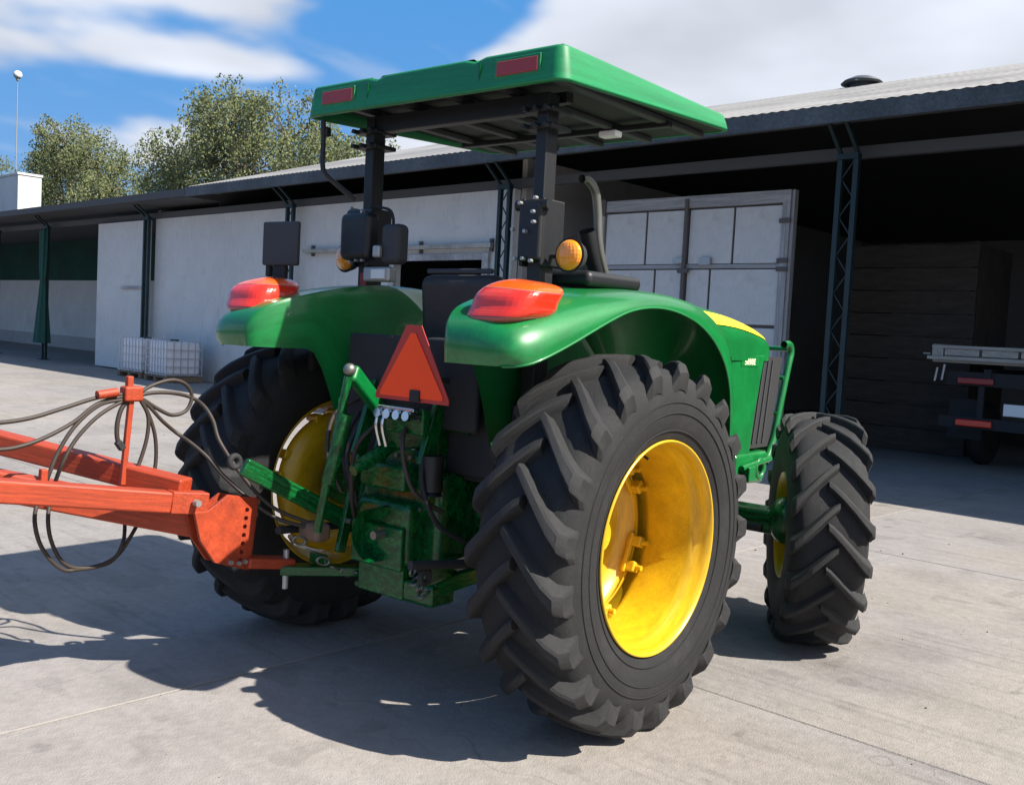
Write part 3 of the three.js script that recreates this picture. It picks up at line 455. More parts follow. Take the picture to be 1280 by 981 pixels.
{ // hood
  const xs = [[1.05, 1.95, 0.43], [1.4, 1.945, 0.43], [1.8, 1.925, 0.43], [2.2, 1.885, 0.425], [2.5, 1.838, 0.415], [2.70, 1.79, 0.40], [2.84, 1.735, 0.37], [2.92, 1.66, 0.33], [2.935, 1.60, 0.30]];
  const curve = spline2(xs, 40), secs = curve.map((p) => { const r = [], yb = p.x < 2.5 ? lerp(1.57, 1.60, 0) : 1.57; const hgt = p.y - yb; for (let j = 0; j <= 32; j++) { const a = j / 32 * Math.PI, c = Math.cos(a), s = Math.sin(a); r.push(V3(p.x, yb + hgt * Math.pow(s, 0.42), Math.sign(c) * Math.pow(Math.abs(c), 0.55) * p.z)); } return r; });
  const hood = group('hood', tractor); mesh('bonnet', loft(secs), M.green, hood);
  // side panels below the bonnet
  for (const s of [1, -1]) {
    const m = (g) => s > 0 ? g : mirrorZ(g);
    const panel = new THREE.Shape([[1.1, 0.95], [2.52, 0.95], [2.56, 1.2], [2.66, 1.60], [1.1, 1.60]].map((p) => new THREE.Vector2(...p)));
    mesh('side_panel', m(new THREE.ExtrudeGeometry(panel, { depth: 0.02, bevelEnabled: true, bevelSize: 0.01, bevelThickness: 0.01, bevelSegments: 2 }).translate(0, 0, 0.385)), M.green, hood);
    const gr = new THREE.Shape([[2.54, 0.97], [2.90, 0.97], [3.04, 1.60], [2.68, 1.60], [2.59, 1.2]].map((p) => new THREE.Vector2(...p)));
    mesh('grille', m(new THREE.ExtrudeGeometry(gr, { depth: 0.02, bevelEnabled: false }).translate(0, 0, 0.36)), M.matte, hood);
    for (let k = 0; k < 3; k++) mesh('grille_bar', m(bar(V3(2.62 + k * 0.08, 1.0, 0.385), V3(2.73 + k * 0.07, 1.58, 0.385), 0.012, 0.012)), M.plate, hood);
    // yellow stripe following the bonnet flank
    const top = spline2([[1.1, 1.885, 0], [1.7, 1.872, 0], [2.2, 1.845, 0], [2.53, 1.79, 0], [2.73, 1.735, 0]], 30), zAt = (x, y) => { let k = 0; while (k < curve.length - 2 && curve[k + 1].x < x) k++; const b = curve[k].clone().lerp(curve[k + 1], Math.min(1, Math.max(0, (x - curve[k].x) / (curve[k + 1].x - curve[k].x)))); const t = Math.min(1, Math.max(0, (y - 1.57) / (b.y - 1.57))), sn = Math.pow(t, 1 / 0.42), cs = Math.sqrt(Math.max(0, 1 - sn * sn)); return Math.pow(cs, 0.55) * b.z + 0.007; };
    const rows = top.map((p, i) => { const w = lerp(0.085, 0.02, Math.pow(i / 30, 1.6)); return [V3(p.x, p.y, zAt(p.x, p.y)), V3(p.x, p.y - w * 0.5, zAt(p.x, p.y - w * 0.5)), V3(p.x, p.y - w, zAt(p.x, p.y - w))]; });
    mesh('stripe', m(loft(rows)), M.stripe, hood);
    mesh('air_scoop', m(rb(0.10, 0.22, 0.10, 0.03, 2.02, 1.50, 0.43)), M.shadedGreen, hood);
    mesh('scoop_strap', m(bar(V3(1.9, 1.3, 0.43), V3(1.93, 1.62, 0.44), 0.02, 0.03)), M.green, hood);
  }
  mesh('front_grille', rb(0.06, 0.62, 0.70, 0.04, 2.93, 1.28, 0), M.matte, hood);
  // model name decal
  const cv = document.createElement('canvas'); cv.width = 256; cv.height = 64; const x = cv.getContext('2d'); x.fillStyle = '#0c6b2c'; x.fillRect(0, 0, 256, 64); x.fillStyle = '#f4f7c8'; x.font = 'bold 58px sans-serif'; x.textAlign = 'center'; x.textBaseline = 'middle'; x.fillText('5090E', 128, 34);
  const tx = new THREE.CanvasTexture(cv); tx.colorSpace = THREE.SRGBColorSpace;
  mesh('model_decal', new THREE.PlaneGeometry(0.26, 0.062).rotateY(0).translate(2.44, 1.565, 0.419), new THREE.MeshStandardMaterial({ map: tx, roughness: 0.4 }), hood);
}
{ // engine, chassis, front axle, guard
  mesh('engine_block', merge([rb(1.4, 0.55, 0.42, 0.05, 1.6, 0.98, 0), rb(0.5, 0.3, 0.3, 0.05, 1.9, 0.62, 0), rb(0.9, 0.2, 0.5, 0.04, 2.1, 0.82, 0)]), M.shadedGreen, tractor);
  mesh('front_support', merge([rb(0.5, 0.22, 0.5, 0.03, 2.78, 0.88, 0), rb(0.5, 0.16, 0.86, 0.03, 2.55, 0.87, 0)]), M.green, tractor);
  mesh('front_axle', merge([bar(V3(1.95, 0.63, -0.95), V3(1.95, 0.63, 0.95), 0.18, 0.15, 0.04), rb(0.3, 0.26, 0.36, 0.08, 1.95, 0.6, -0.1), ...[1, -1].map((s) => new THREE.SphereGeometry(0.125, 24, 18).scale(0.95, 1.15, 0.85).translate(1.93, 0.65, s * 0.96)), ...[1, -1].map((s) => rod(V3(1.95, 0.64, s * 0.95), V3(1.94, 0.652, s * 1.14), 0.13, 0.12, 24))]), M.shadedGreen, tractor);
  mesh('tie_rod', merge([rod(V3(1.72, 0.62, -0.9), V3(1.72, 0.62, 0.9), 0.022), rod(V3(1.78, 0.7, 0.15), V3(1.76, 0.7, 0.7), 0.035)]), M.matte, tractor);
  const path = [[2.82, 0.86], [2.92, 1.0], [3.00, 1.25], [3.10, 1.55], [3.13, 1.64], [3.10, 1.69], [3.0, 1.69]];
  for (const s of [1, -1]) mesh('guard_tube', hose(path.map(([x, y]) => V3(x, y, s * 0.40)), 0.026, 40, 10), M.green, tractor);
  mesh('guard_bar', merge([0.95, 1.2, 1.45, 1.66].map((y) => rod(V3(y > 1.6 ? 3.13 : lerp(2.9, 3.08, (y - 0.95) / 0.6), y, -0.4), V3(y > 1.6 ? 3.13 : lerp(2.9, 3.08, (y - 0.95) / 0.6), y, 0.4), 0.018))), M.green, tractor);
  mesh('hydraulic_fittings', merge([new THREE.TorusGeometry(0.06, 0.018, 8, 24).translate(2.62, 0.84, 0.45), rod(V3(2.35, 0.86, 0.45), V3(2.78, 0.9, 0.45), 0.02), rod(V3(2.45, 0.78, 0.43), V3(2.66, 0.77, 0.43), 0.03), rb(0.1, 0.1, 0.08, 0.01, 2.44, 0.82, 0.45)]), M.green, tractor);
  mesh('fuel_tank', rb(0.62, 0.34, 0.3, 0.06, 0.95, 0.78, 0.42), M.matte, tractor);
  mesh('step', merge([rb(0.35, 0.03, 0.22, 0.01, 1.1, 0.5, 0.62), bx(0.03, 0.4, 0.03, 0.95, 0.7, 0.55), bx(0.03, 0.4, 0.03, 1.25, 0.7, 0.55)]), M.matte, tractor);
  // exhaust with turned outlet
  const ex = group('exhaust_stack', tractor);
  mesh('pipe', hose([V3(1.02, 1.5, 0.45), V3(0.80, 1.75, 0.45), V3(0.60, 2.0, 0.455), V3(0.53, 2.15, 0.455), V3(0.505, 2.30, 0.455), V3(0.47, 2.40, 0.455), V3(0.40, 2.445, 0.45), V3(0.36, 2.44, 0.45)], 0.022, 60, 14), M.worn, ex);
  mesh('heat_shield', hose([V3(0.62, 1.92, 0.42), V3(0.52, 2.1, 0.42), V3(0.47, 2.2, 0.42)], 0.045, 20, 16), M.black, ex);
}
{ // roll bar
  const rops = group('roll_bar', tractor);
  for (const s of [1, -1]) {
    const z = s * 0.56;
    mesh('lower_post', merge([bar(V3(-0.08, 1.02, z), V3(-0.08, 2.12, z), 0.075, 0.1), rb(0.16, 0.3, 0.02, 0.008, -0.08, 1.2, z - s * 0.05)]), M.black, rops);
    mesh('upper_post', bar(V3(-0.08, 2.1, z), V3(-0.08, 2.74, z), 0.06, 0.085), M.black, rops);
    mesh('fold_bracket', merge([rb(0.16, 0.30, 0.022, 0.01, -0.08, 2.12, z + 0.055), rb(0.16, 0.30, 0.022, 0.01, -0.08, 2.12, z - 0.055), rb(0.06, 0.26, 0.13, 0.02, -0.15, 2.12, z), rod(V3(-0.15, 2.24, z - 0.09), V3(-0.15, 2.24, z + 0.09), 0.025)]), M.black, rops);
    const bl = []; for (const [y, zz] of [[2.245, -0.045], [2.265, 0.04], [2.205, 0.03], [2.16, 0.035], [2.12, -0.01], [2.0, -0.015], [1.99, 0.03], [2.0, -0.06], [2.13, -0.08]]) bl.push(new THREE.CylinderGeometry(0.009, 0.009, 0.02, 6).rotateZ(Math.PI / 2).translate(-0.19, y, z + zz * s));
    for (const q of bl) mesh('bolt', q, M.zinc, rops);
    // canopy clamps
    for (const y of [2.66, 2.585]) mesh('clamp', merge([rb(0.15, 0.022, 0.16, 0.006, -0.08, y, z), ...[-0.06, 0, 0.06].map((d) => new THREE.CylinderGeometry(0.012, 0.012, 0.04, 6).rotateZ(Math.PI / 2).translate(-0.165, y, z + d))]), M.black, rops);
    // amber flasher on its arm
    const fl = group('flasher', tractor, -0.09, 2.02, s * (s > 0 ? 0.745 : 0.715));
    mesh('arm', rod(V3(0, 0, -s * 0.18), V3(0, 0, -s * 0.02), 0.012), M.matte, fl); mesh('housing', new THREE.CylinderGeometry(0.078, 0.06, 0.05, 32).rotateZ(Math.PI / 2).translate(0.0, 0, 0), M.matte, fl);
    mesh('lens', new THREE.SphereGeometry(0.067, 32, 20).scale(0.45, 1, 1).translate(-0.028, 0, 0), M.amber, fl);
  }
  mesh('cross_tube', bar(V3(-0.08, 2.70, -0.56), V3(-0.08, 2.70, 0.56), 0.06, 0.085), M.black, rops);
  mesh('reflector_strip', bar(V3(-0.137, 1.72, -0.545), V3(-0.137, 1.94, -0.545), 0.045, 0.008), M.refl, rops);
  // work lamp and small lamp on the left post
  const wl = group('work_lamp', tractor, -0.17, 2.10, -0.50); mesh('housing', rb(0.10, 0.24, 0.22, 0.035, 0, 0.02, -0.05), M.black, wl); mesh('side_lamp', rb(0.09, 0.20, 0.13, 0.03, 0.02, -0.02, 0.19), M.plate, wl); mesh('lens', rb(0.03, 0.06, 0.05, 0.01, -0.04, -0.06, 0.13), M.zinc, wl);
  const pl = group('plate_lamp', tractor, -0.15, 1.93, -0.41); mesh('housing', rb(0.06, 0.075, 0.19, 0.012), M.zinc, pl); mesh('lens', rb(0.01, 0.05, 0.10, 0.004, -0.032, 0, 0.02), M.lens, pl);
  mesh('loom', hose([V3(-0.12, 2.28, -0.5), V3(-0.12, 2.25, -0.38), V3(-0.12, 2.17, -0.36), V3(-0.13, 2.1, -0.42)], 0.008, 24, 6), M.matte, rops);
  // black square plate standing on the left fender
  const sp = group('square_plate', tractor, -0.42, 2.065, -0.865); sp.rotation.y = 0.12; mesh('board', rb(0.03, 0.225, 0.25, 0.012), M.plate, sp); mesh('bracket', merge([rb(0.03, 0.08, 0.09, 0.008, 0.01, -0.15, -0.01), rb(0.03, 0.06, 0.03, 0.006, 0.01, -0.14, -0.09)]), M.matte, sp);
  // hanging rod under the canopy
  mesh('stay_rod', hose([onZ(404, 150, -0.72), onZ(404, 175, -0.72), onZ(403, 205, -0.72), onZ(405, 215, -0.71), onZ(420, 230, -0.66), onZ(444, 250, -0.60)], 0.013, 40, 8), M.black, rops);
  mesh('stay_knob', rb(0.04, 0.05, 0.04, 0.012, ...onZ(408, 165, -0.72).toArray()), M.black, rops);
}
{ // canopy
  const cp = group('canopy', tractor), x0 = -0.325, x1 = 1.159, hz = 0.812, yt = 2.874, cx = (x0 + x1) / 2, hx = (x1 - x0) / 2, rr = 0.055;
  const plan = []; for (const [sx, sz, a0] of [[1, 1, 0], [-1, 1, 1], [-1, -1, 2], [1, -1, 3]]) for (let k = 0; k <= 6; k++) { const a = (a0 + k / 6) * Math.PI / 2; plan.push([cx + sx * (hx - rr) + rr * Math.cos(a), sz * (hz - rr) + rr * Math.sin(a)]); if (k === 6) { const nx = [[-1, 1], [-1, -1], [1, -1], [1, 1]][a0]; const ax = cx + nx[0] * (hx - rr) + rr * Math.cos(a), az = nx[1] * (hz - rr) + rr * Math.sin(a), [bx0, bz0] = plan[plan.length - 1]; for (let q = 1; q < 24; q++) plan.push([lerp(bx0, ax, q / 24), lerp(bz0, az, q / 24)]); } }
  const yb = (x) => lerp(yt - 0.158, yt - 0.084, (x - x0) / (x1 - x0));
  // grooves run lengthwise, two either side of the raised middle
  const groove = (z) => { const a = Math.abs(z); return -0.026 * Math.max(0, 1 - Math.abs(a - 0.33) / 0.035); };
  const off = (i, d) => { const n = plan.length, a = plan[(i + n - 1) % n], b = plan[(i + 1) % n]; let tx = b[0] - a[0], tz = b[1] - a[1]; const l = Math.hypot(tx, tz); return [plan[i][0] - tz / l * d * -1 * -1, plan[i][1] + tx / l * d]; };
  const rows = plan.map((p, i) => { const inn = (d) => off(i, d), g = groove(p[1]) * (Math.abs(p[0] - cx) > hx - 0.1 ? 1 : 0), top = yt + g; const A = inn(0.03), B = inn(0.008), C = inn(-0.004), E = inn(-0.012), F = inn(0.010); return [V3(A[0], top, A[1]), V3(lerp(A[0], B[0], 0.6), top - 0.004, lerp(A[1], B[1], 0.6)), V3(B[0], top - 0.016, B[1]), V3(C[0], lerp(top, yb(p[0]), 0.55), C[1]), V3(E[0], yb(p[0]) + 0.012, E[1]), V3(E[0], yb(p[0]), E[1]), V3(F[0], yb(p[0]), F[1]), V3(F[0], yb(p[0]) + 0.05, F[1])]; });
  rows.push(rows[0].map((v) => v.clone()));
  mesh('fascia', loft(rows), M.canopy, cp);
  const G = 64, secs = []; for (let i = 0; i <= 24; i++) { const r = []; for (let j = 0; j <= G * 2; j++) { const x = lerp(x0 + 0.028, x1 - 0.028, i / 24), z = lerp(-hz + 0.028, hz - 0.028, j / (G * 2)); r.push(V3(x, yt - 0.0015 + groove(z) + 0.018 * (1 - ((x - cx) / hx) ** 2) * (1 - (z / hz) ** 2), z)); } secs.push(r); }
  mesh('roof_panel', loft(secs), M.canopy, cp);
  mesh('lining', bx(x1 - x0 - 0.03, 0.01, 2 * hz - 0.03, cx, yt - 0.075, 0), M.matte, cp);
  for (const z of [-0.62, -0.3, 0.02, 0.34, 0.66]) mesh('rib', rb(x1 - x0 - 0.06, 0.03, 0.05, 0.008, cx, yt - 0.098, z), M.plate, cp);
  mesh('crossbar', bar(V3(0.0, yt - 0.14, -0.62), V3(0.0, yt - 0.14, 0.62), 0.05, 0.05), M.black, cp); mesh('crossbar', bar(V3(0.75, yt - 0.115, -0.70), V3(0.75, yt - 0.115, 0.70), 0.04, 0.03), M.black, cp);
  for (const s of [1, -1]) { const rf = mesh('reflector', rb(0.012, 0.062, 0.225, 0.006, x0 - 0.009, yt - 0.076, s * 0.575), M.refl, cp); mesh('reflector_bezel', rb(0.008, 0.085, 0.25, 0.004, x0 - 0.006, yt - 0.076, s * 0.575), M.canopy, rf); }
  for (const z of [-0.36, 0.36]) mesh('seam', bx(0.006, 0.11, 0.006, x0 - 0.004, yt - 0.09, z), M.shadedGreen, cp);
  mesh('interior_lamp', rb(0.06, 0.03, 0.10, 0.008, ...onZ(763, 168, 0.60).toArray()), M.white, cp);
}
{ // rear end: axle, gearbox, hitch, drawbar
  mesh('rear_axle', merge([rod(V3(0, 0.798, -0.79), V3(0, 0.798, 0.79), 0.12, 0.12, 24), new THREE.CylinderGeometry(0.2, 0.2, 0.12, 28).rotateX(Math.PI / 2).translate(0, 0.798, 0.45), new THREE.CylinderGeometry(0.2, 0.2, 0.12, 28).rotateX(Math.PI / 2).translate(0, 0.798, -0.45)]), M.shadedGreen, tractor);
  mesh('gearbox', merge([rb(1.2, 0.62, 0.44, 0.06, 0.35, 0.8, 0), rb(0.3, 0.46, 0.56, 0.05, -0.2, 0.78, 0), rb(0.42, 0.24, 0.40, 0.05, -0.12, 1.18, 0), rb(0.2, 0.3, 0.36, 0.04, -0.36, 0.72, 0.0)]), M.shadedGreen, tractor);
  mesh('rear_panel', rb(0.04, 0.42, 0.86, 0.02, -0.30, 1.42, 0), M.matte, tractor);
  mesh('hitch_frame', merge([bar(V3(-0.42, 1.05, -0.22), V3(-0.30, 1.4, -0.22), 0.03, 0.08), bar(V3(-0.42, 1.05, 0.22), V3(-0.30, 1.4, 0.22), 0.03, 0.08), rb(0.1, 0.12, 0.3, 0.02, -0.42, 0.98, 0)]), M.shadedGreen, tractor);
  // lift arms with bright ball ends
  const la = onX(440, 462, -0.62), lb = onX(472, 532, -0.35);
  for (const s of [-1]) {
    const arm = group('lift_arm', tractor); const z = s < 0 ? la.z : 0.42, z2 = s < 0 ? -0.2 : 0.25; if (s > 0) la.y -= 0.26;
    mesh('beam', bar(V3(-0.62, la.y - 0.01, z), V3(-0.24, la.y - 0.26, z2), 0.05, 0.085, 0.02), s < 0 ? M.green : M.shadedGreen, arm); mesh('ball_end', new THREE.SphereGeometry(0.029, 20, 14).translate(-0.635, la.y, z), M.worn, arm);
    mesh('lift_rod', merge([rod(V3(-0.64, la.y - 0.03, z), V3(-0.70, 0.72, z + s * 0.1), 0.02), rod(V3(-0.645, la.y - 0.2, z), V3(-0.68, 0.95, z + s * 0.06), 0.032)]), M.shadedGreen, arm);
  }
  // lower links
  for (const s of [1, -1]) { const lk = group('lower_link', tractor), le = s < 0 ? onZ(293, 577, -0.48) : V3(-0.62, 0.62, 0.45); mesh('link', bar(V3(-0.15, 0.58, s * 0.26), le.clone().lerp(V3(-0.15, 0.58, s * 0.26), 0.05), 0.035, 0.085, 0.012), M.shadedGreen, lk); mesh('ball_end', new THREE.TorusGeometry(0.026, 0.014, 10, 22).translate(le.x, le.y, le.z), M.matte, lk); mesh('stabiliser', rod(V3(-0.05, 0.62, s * 0.55), V3(-0.7, 0.68, s * 0.44), 0.02), M.matte, lk); }
  // rear casting: cover plate with its ring of bolts, cross shaft, filter, check chains and loose hoses
  mesh('rear_cover', merge([new THREE.CylinderGeometry(0.17, 0.18, 0.03, 32).rotateZ(Math.PI / 2).translate(-0.365, 0.93, 0.06), rb(0.03, 0.2, 0.34, 0.02, -0.475, 0.66, 0)]), M.shadedGreen, tractor);
  for (let k = 0; k < 10; k++) mesh('cover_bolt', new THREE.CylinderGeometry(0.011, 0.011, 0.02, 6).rotateZ(Math.PI / 2).translate(-0.385, 0.93 + 0.15 * Math.sin(k * 0.628), 0.06 + 0.15 * Math.cos(k * 0.628)), M.worn, tractor);
  mesh('cross_shaft', rod(V3(-0.24, 1.24, -0.34), V3(-0.24, 1.24, 0.34), 0.045, 0.045, 20), M.shadedGreen, tractor);
  mesh('oil_filter', merge([new THREE.CylinderGeometry(0.05, 0.05, 0.16, 20).translate(-0.40, 1.02, 0.26), new THREE.CylinderGeometry(0.035, 0.05, 0.02, 20).translate(-0.40, 0.93, 0.26)]), M.black, tractor);
  for (const s of [1, -1]) for (let k = 0; k < 9; k++) { const q = k / 8, m = mesh('chain_link', new THREE.TorusGeometry(0.024, 0.006, 6, 14).scale(1.35, 0.8, 1), M.worn, tractor); m.position.set(lerp(-0.2, -0.62, q), 0.50 + 0.13 * q - 0.10 * Math.sin(q * Math.PI), s * lerp(0.16, 0.38, q)); m.rotation.set(k % 2 ? Math.PI / 2 : 0.2, 0.4 * s, -0.25); }
  for (const pts of [[[-0.40, 1.27, 0.12], [-0.52, 1.16, 0.18], [-0.50, 0.95, 0.24], [-0.36, 0.84, 0.30]], [[-0.42, 1.26, -0.02], [-0.55, 1.12, -0.08], [-0.52, 0.9, -0.14], [-0.42, 0.72, -0.2], [-0.3, 0.66, -0.24]], [[-0.3, 1.32, -0.34], [-0.46, 1.22, -0.36], [-0.5, 1.02, -0.34], [-0.44, 0.86, -0.3]]]) mesh('loose_hose', hose(pts.map((p) => V3(...p)), 0.011, 30, 8), M.hoseM, tractor);
  mesh('drawbar_support', merge([rb(0.16, 0.10, 0.34, 0.02, -0.36, 0.47, 0.16), bar(V3(-0.40, 0.50, 0.30), V3(-0.06, 0.60, 0.46), 0.05, 0.07)]), M.shadedGreen, tractor);
  for (const [x0, y0, x1, y1, z, w] of [[452, 566, 424, 690, -0.30, 0.055], [478, 540, 452, 640, -0.24, 0.045]]) mesh('link_arm', bar(onZ(x0, y0, z), onZ(x1, y1, z), 0.03, w, 0.008, V3(1, 0, 0)), M.shadedGreen, tractor);
  mesh('link_pin', rod(onZ(431, 650, -0.30).add(V3(0, 0, -0.04)), onZ(431, 650, -0.30).add(V3(0, 0, 0.05)), 0.014), M.worn, tractor);
  mesh('top_link', merge([rod(V3(-0.42, 1.12, 0.02), V3(-0.66, 1.02, 0.02), 0.024), rod(V3(-0.5, 1.09, 0.02), V3(-0.62, 1.04, 0.02), 0.034)]), M.shadedGreen, tractor);
  // remote couplers, shiny
  const cpl = onX(500, 520, -0.5);
  const rc = group('hydraulic_couplers', tractor, cpl.x, cpl.y, cpl.z);
  mesh('bracket', rb(0.05, 0.12, 0.24, 0.01, 0.05, -0.02, 0), M.shadedGreen, rc); mesh('coupler', merge([-0.09, -0.03, 0.03, 0.09].map((z) => rod(V3(0.02, 0, z), V3(-0.06, 0.01, z), 0.02, 0.022, 14))), M.chrome, rc); mesh('top_bar', rb(0.05, 0.018, 0.23, 0.006, -0.01, 0.035, 0), M.chrome, rc); mesh('drop_pipes', merge([-0.1, -0.06].map((z) => hose([V3(-0.03, 0.02, z), V3(-0.05, -0.04, z), V3(-0.03, -0.14, z + 0.01)], 0.009, 14, 8))), M.chrome, rc);
  mesh('hydraulic_pipes', merge([hose([V3(-0.35, 1.25, -0.3), V3(-0.42, 1.1, -0.32), V3(-0.40, 0.9, -0.3), V3(-0.3, 0.7, -0.28)], 0.012, 24, 8), hose([V3(-0.36, 1.25, -0.24), V3(-0.45, 1.05, -0.26), V3(-0.42, 0.8, -0.2)], 0.012, 24, 8), hose([V3(-0.36, 1.2, 0.2), V3(-0.46, 1.0, 0.25), V3(-0.4, 0.8, 0.3), V3(-0.25, 0.7, 0.34)], 0.012, 24, 8)]), M.matte, tractor);
  mesh('power_take_off_shield', new THREE.CylinderGeometry(0.12, 0.13, 0.14, 24, 1, true, 0, Math.PI).rotateZ(Math.PI / 2).rotateX(-Math.PI / 2).translate(-0.5, 0.72, 0.05), M.shadedGreen, tractor); mesh('power_take_off_shaft', new THREE.CylinderGeometry(0.02, 0.02, 0.10, 16).rotateZ(Math.PI / 2).translate(-0.5, 0.72, 0.05), M.worn, tractor);
  const db = group('drawbar', tractor); mesh('bar', merge([bar(V3(-0.05, 0.46, -0.04), V3(-0.64, 0.475, -0.49), 0.09, 0.045)]), M.shadedGreen, db); mesh('hanger', merge([rb(0.06, 0.2, 0.3, 0.01, -0.42, 0.52, 0.0), rb(0.05, 0.03, 0.5, 0.008, -0.40, 0.43, 0.05)]), M.shadedGreen, db); mesh('hitch_pin', merge([rod(V3(-0.62, 0.38, -0.475), V3(-0.62, 0.57, -0.475), 0.014)]), M.zinc, db);
  mesh('cast_cover', rb(0.10, 0.09, 0.15, 0.03, ...onZ(393, 664, -0.36).toArray()), M.cast, db); mesh('drawbar_plate', rb(0.02, 0.055, 0.12, 0.006, ...onZ(398, 698, -0.38).toArray()), M.shadedGreen, db);
  // slow vehicle triangle
  const pa = onX(473, 501, -0.56), pb = onX(560, 499, -0.56), pc = onX(516, 410, -0.56), ct = pa.clone().add(pb).add(pc).divideScalar(3);
  const tri = group('warning_triangle', tractor, ct.x, ct.y, ct.z);
  const w = (pb.z - pa.z) / 2, h0 = (pa.y + pb.y) / 2 - ct.y, h1 = pc.y - ct.y;
  const shape = (k, cut) => new THREE.Shape([[-w * k, h0 * k], [w * k, h0 * k], [w * k, h0 * k + 0.02 * k], [cut, h1 * k], [-cut, h1 * k], [-w * k, h0 * k + 0.02 * k]].map((p) => new THREE.Vector2(...p)));
  mesh('border', new THREE.ExtrudeGeometry(shape(1.06, 0.045), { depth: 0.004, bevelEnabled: false }).rotateY(-Math.PI / 2), M.smvEdge, tri); mesh('field', new THREE.ExtrudeGeometry(shape(0.90, 0.014), { depth: 0.003, bevelEnabled: false }).rotateY(-Math.PI / 2).translate(-0.005, 0, 0), M.smv, tri);
  mesh('bracket', merge([rb(0.2, 0.03, 0.05, 0.006, 0.12, -0.02, 0), rb(0.02, 0.05, 0.06, 0.006, -0.008, h0 + 0.02, 0.03)]), M.matte, tri);
}

// ---------------------------------------------------------------- orange implement behind the tractor
{
  const t = thing('implement_drawbar', 'orange red steel implement drawbar hitched behind the tractor', 'implement');
  const pl = [[243, 641], [258, 640], [285, 619], [321, 623], [310, 712], [268, 703], [250, 676]].map(([x, y]) => onZ(x, y, -0.52));
  const sh = new THREE.Shape(pl.map((p) => new THREE.Vector2(p.x, p.y)));
  for (let k = 0; k < 7; k++) { const c = onZ(308 - k * 1.4, 637 + k * 10.5, -0.52), hole = new THREE.Path(); hole.absarc(c.x, c.y, 0.011, 0, Math.PI * 2, true); sh.holes.push(hole); }
  mesh('hitch_plate', new THREE.ExtrudeGeometry(sh, { depth: 0.014, bevelEnabled: true, bevelSize: 0.002, bevelThickness: 0.002, bevelSegments: 1 }).translate(0, 0, -0.532), M.orange, t);
  const lipA = onZ(321, 623, -0.52), lipB = onZ(310, 712, -0.52); mesh('plate_flange', bar(lipA.clone().add(V3(0.008, 0, -0.035)), lipB.clone().add(V3(0.008, 0, -0.035)), 0.016, 0.06, 0.003, V3(0, 0, 1)), M.orange, t);
  mesh('hitch_plate', new THREE.ExtrudeGeometry(sh, { depth: 0.014, bevelEnabled: false }).translate(0, 0, -0.60), M.orange, t);
  mesh('tongue', bar(onZ(306, 702, -0.53), onZ(363, 703, -0.49), 0.10, 0.05, 0.008), M.orange, t);
  const boltsAt = [[288, 703], [298, 704], [306, 702]].map(([x, y]) => { const p = onZ(x, y, -0.51); return new THREE.CylinderGeometry(0.011, 0.011, 0.02, 6).rotateX(Math.PI / 2).translate(p.x, p.y, p.z); }); for (const q of boltsAt) mesh('bolt', q, M.zinc, t);
  // beams (ends on the plate; far ends well out of the frame)
  const nA = onZ(256, 630, -0.56), nB = onZ(0, 613, -0.72), nE = nA.clone().lerp(nB, 2.6);
  const brA = onZ(256, 628, -0.56), brB = nA.clone().lerp(nB, 0.34);
  mesh('near_beam', bar(nA.clone().lerp(nB, 0.2), nE, 0.10, 0.095, 0.012), M.orange, t);
  mesh('beam_socket', bar(brA, nA.clone().lerp(nB, 0.199), 0.085, 0.098, 0.006), M.orange, t);
  mesh('socket_bolt', new THREE.CylinderGeometry(0.016, 0.016, 0.03, 6).rotateX(Math.PI / 2).translate(...onZ(246, 629, -0.51).toArray()), M.zinc, t);
  const mA = onZ(268, 658, -0.59), mB = onZ(0, 606, -1.05); mesh('middle_beam', bar(mA, mA.clone().lerp(mB, 2.2), 0.10, 0.125, 0.012), M.orange, t);
  const fA = onZ(232, 612, -0.60), fB = onZ(0, 553, -1.5); mesh('far_beam', bar(fA, fA.clone().lerp(fB, 2.0), 0.10, 0.10, 0.012), M.orange, t);
  const hs = group('hose_stand', t), sb = onZ(152, 606, -0.84), stp = onZ(164, 492, -0.84);
  mesh('post', bar(sb, stp, 0.024, 0.024, 0.004), M.orange, hs);
  const c = stp.clone(); mesh('holder', merge([rb(0.09, 0.07, 0.06, 0.012, c.x, c.y, c.z), rb(0.03, 0.06, 0.03, 0.006, c.x - 0.012, c.y + 0.05, c.z)]), M.orange, hs); const sl = onZ(128, 493, -0.84); mesh('sleeve', rod(onZ(121, 494, -0.83), onZ(146, 490, -0.83), 0.02), M.orange, hs);
  mesh('lock_lever', bar(onZ(52, 612, -0.75), onZ(54, 586, -0.75), 0.03, 0.03, 0.006), M.orange, t);
}
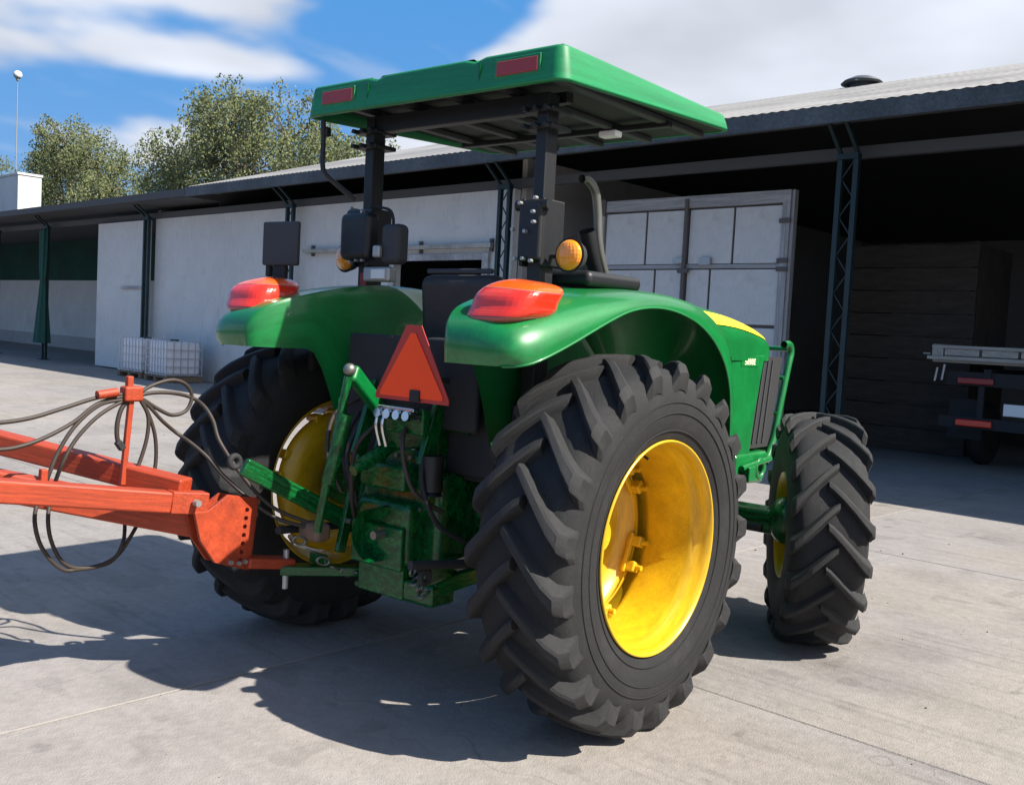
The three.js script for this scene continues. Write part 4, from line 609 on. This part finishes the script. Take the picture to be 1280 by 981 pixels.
{ // hydraulic hoses hung over the stand
  const Q = (a, z = -0.84) => a.map(([x, y, dz = 0]) => onZ(x / 3.2, 450 + y / 3.2, z + dz));
  const H2 = (label, pts, r = 0.0092, grp) => { const t = thing('hydraulic_hose', label, 'hose', [0, 0, 0], 0, 'hydraulic hoses on the stand'); mesh('hose', hose(pts, r, 90, 8), M.hoseM, t); return t; };
  H2('black hose running left from the top of the hose stand', Q([[-160, 255], [0, 250], [120, 232], [260, 190], [390, 150], [500, 135], [530, 130]]));
  H2('black hose sagging low to the left of the hose stand', Q([[-160, 360], [0, 358], [60, 350], [160, 318], [290, 250], [390, 175], [500, 145], [530, 145]]));
  H2('long black hose looped below the orange beams, outer turn', Q([[540, 150], [490, 158], [400, 178], [300, 262], [230, 370], [185, 480], [145, 580, -0.06], [137, 650], [160, 740], [215, 815], [262, 842], [300, 838], [380, 828], [450, 800], [490, 730], [500, 620, -0.06], [520, 500], [560, 400], [588, 300], [590, 220], [560, 160]]));
  H2('long black hose looped below the orange beams, inner turn', Q([[540, 150], [480, 170], [390, 225], [300, 320], [245, 420], [205, 540, -0.06], [190, 640], [205, 730], [250, 810], [300, 832], [400, 820], [470, 780], [530, 690], [575, 600, -0.06], [605, 500], [622, 400], [618, 300], [590, 210], [560, 160]]));
  H2('black hose curled in a wide loop beside the stand', Q([[545, 140], [600, 105], [690, 80], [745, 100], [766, 145], [745, 200], [690, 220], [630, 195], [575, 160], [545, 145]]));
  H2('black hose reaching across to the tractor couplers from the stand', [...Q([[545, 145], [600, 132], [690, 132], [770, 152], [815, 185, 0.06], [850, 240, 0.12], [880, 330, 0.2]]), V3(-0.72, 0.80, -0.5), V3(-0.55, 0.70, -0.36)]);
  H2('black hose drooping across to the tractor rear from the stand', [...Q([[550, 150], [590, 180], [650, 245], [710, 295], [760, 330, 0.06], [830, 390, 0.14], [900, 470, 0.2]]), V3(-0.70, 0.74, -0.48), V3(-0.55, 0.68, -0.34)]);
  const tail = thing('hose_tail', 'short black hose end hanging beside the orange stand post', 'hose'); mesh('hose', hose(Q([[520, 160], [490, 185], [470, 240], [466, 300], [475, 345]]), 0.011, 30, 8), M.hoseM, tail); mesh('plug', bar(...Q([[468, 325], [490, 357]]), 0.03, 0.03, 0.006), M.matte, tail);
}
scene.traverse((o) => { if (o.isMesh) o.castShadow = o.receiveShadow = true; });
renderer.render(scene, camera);
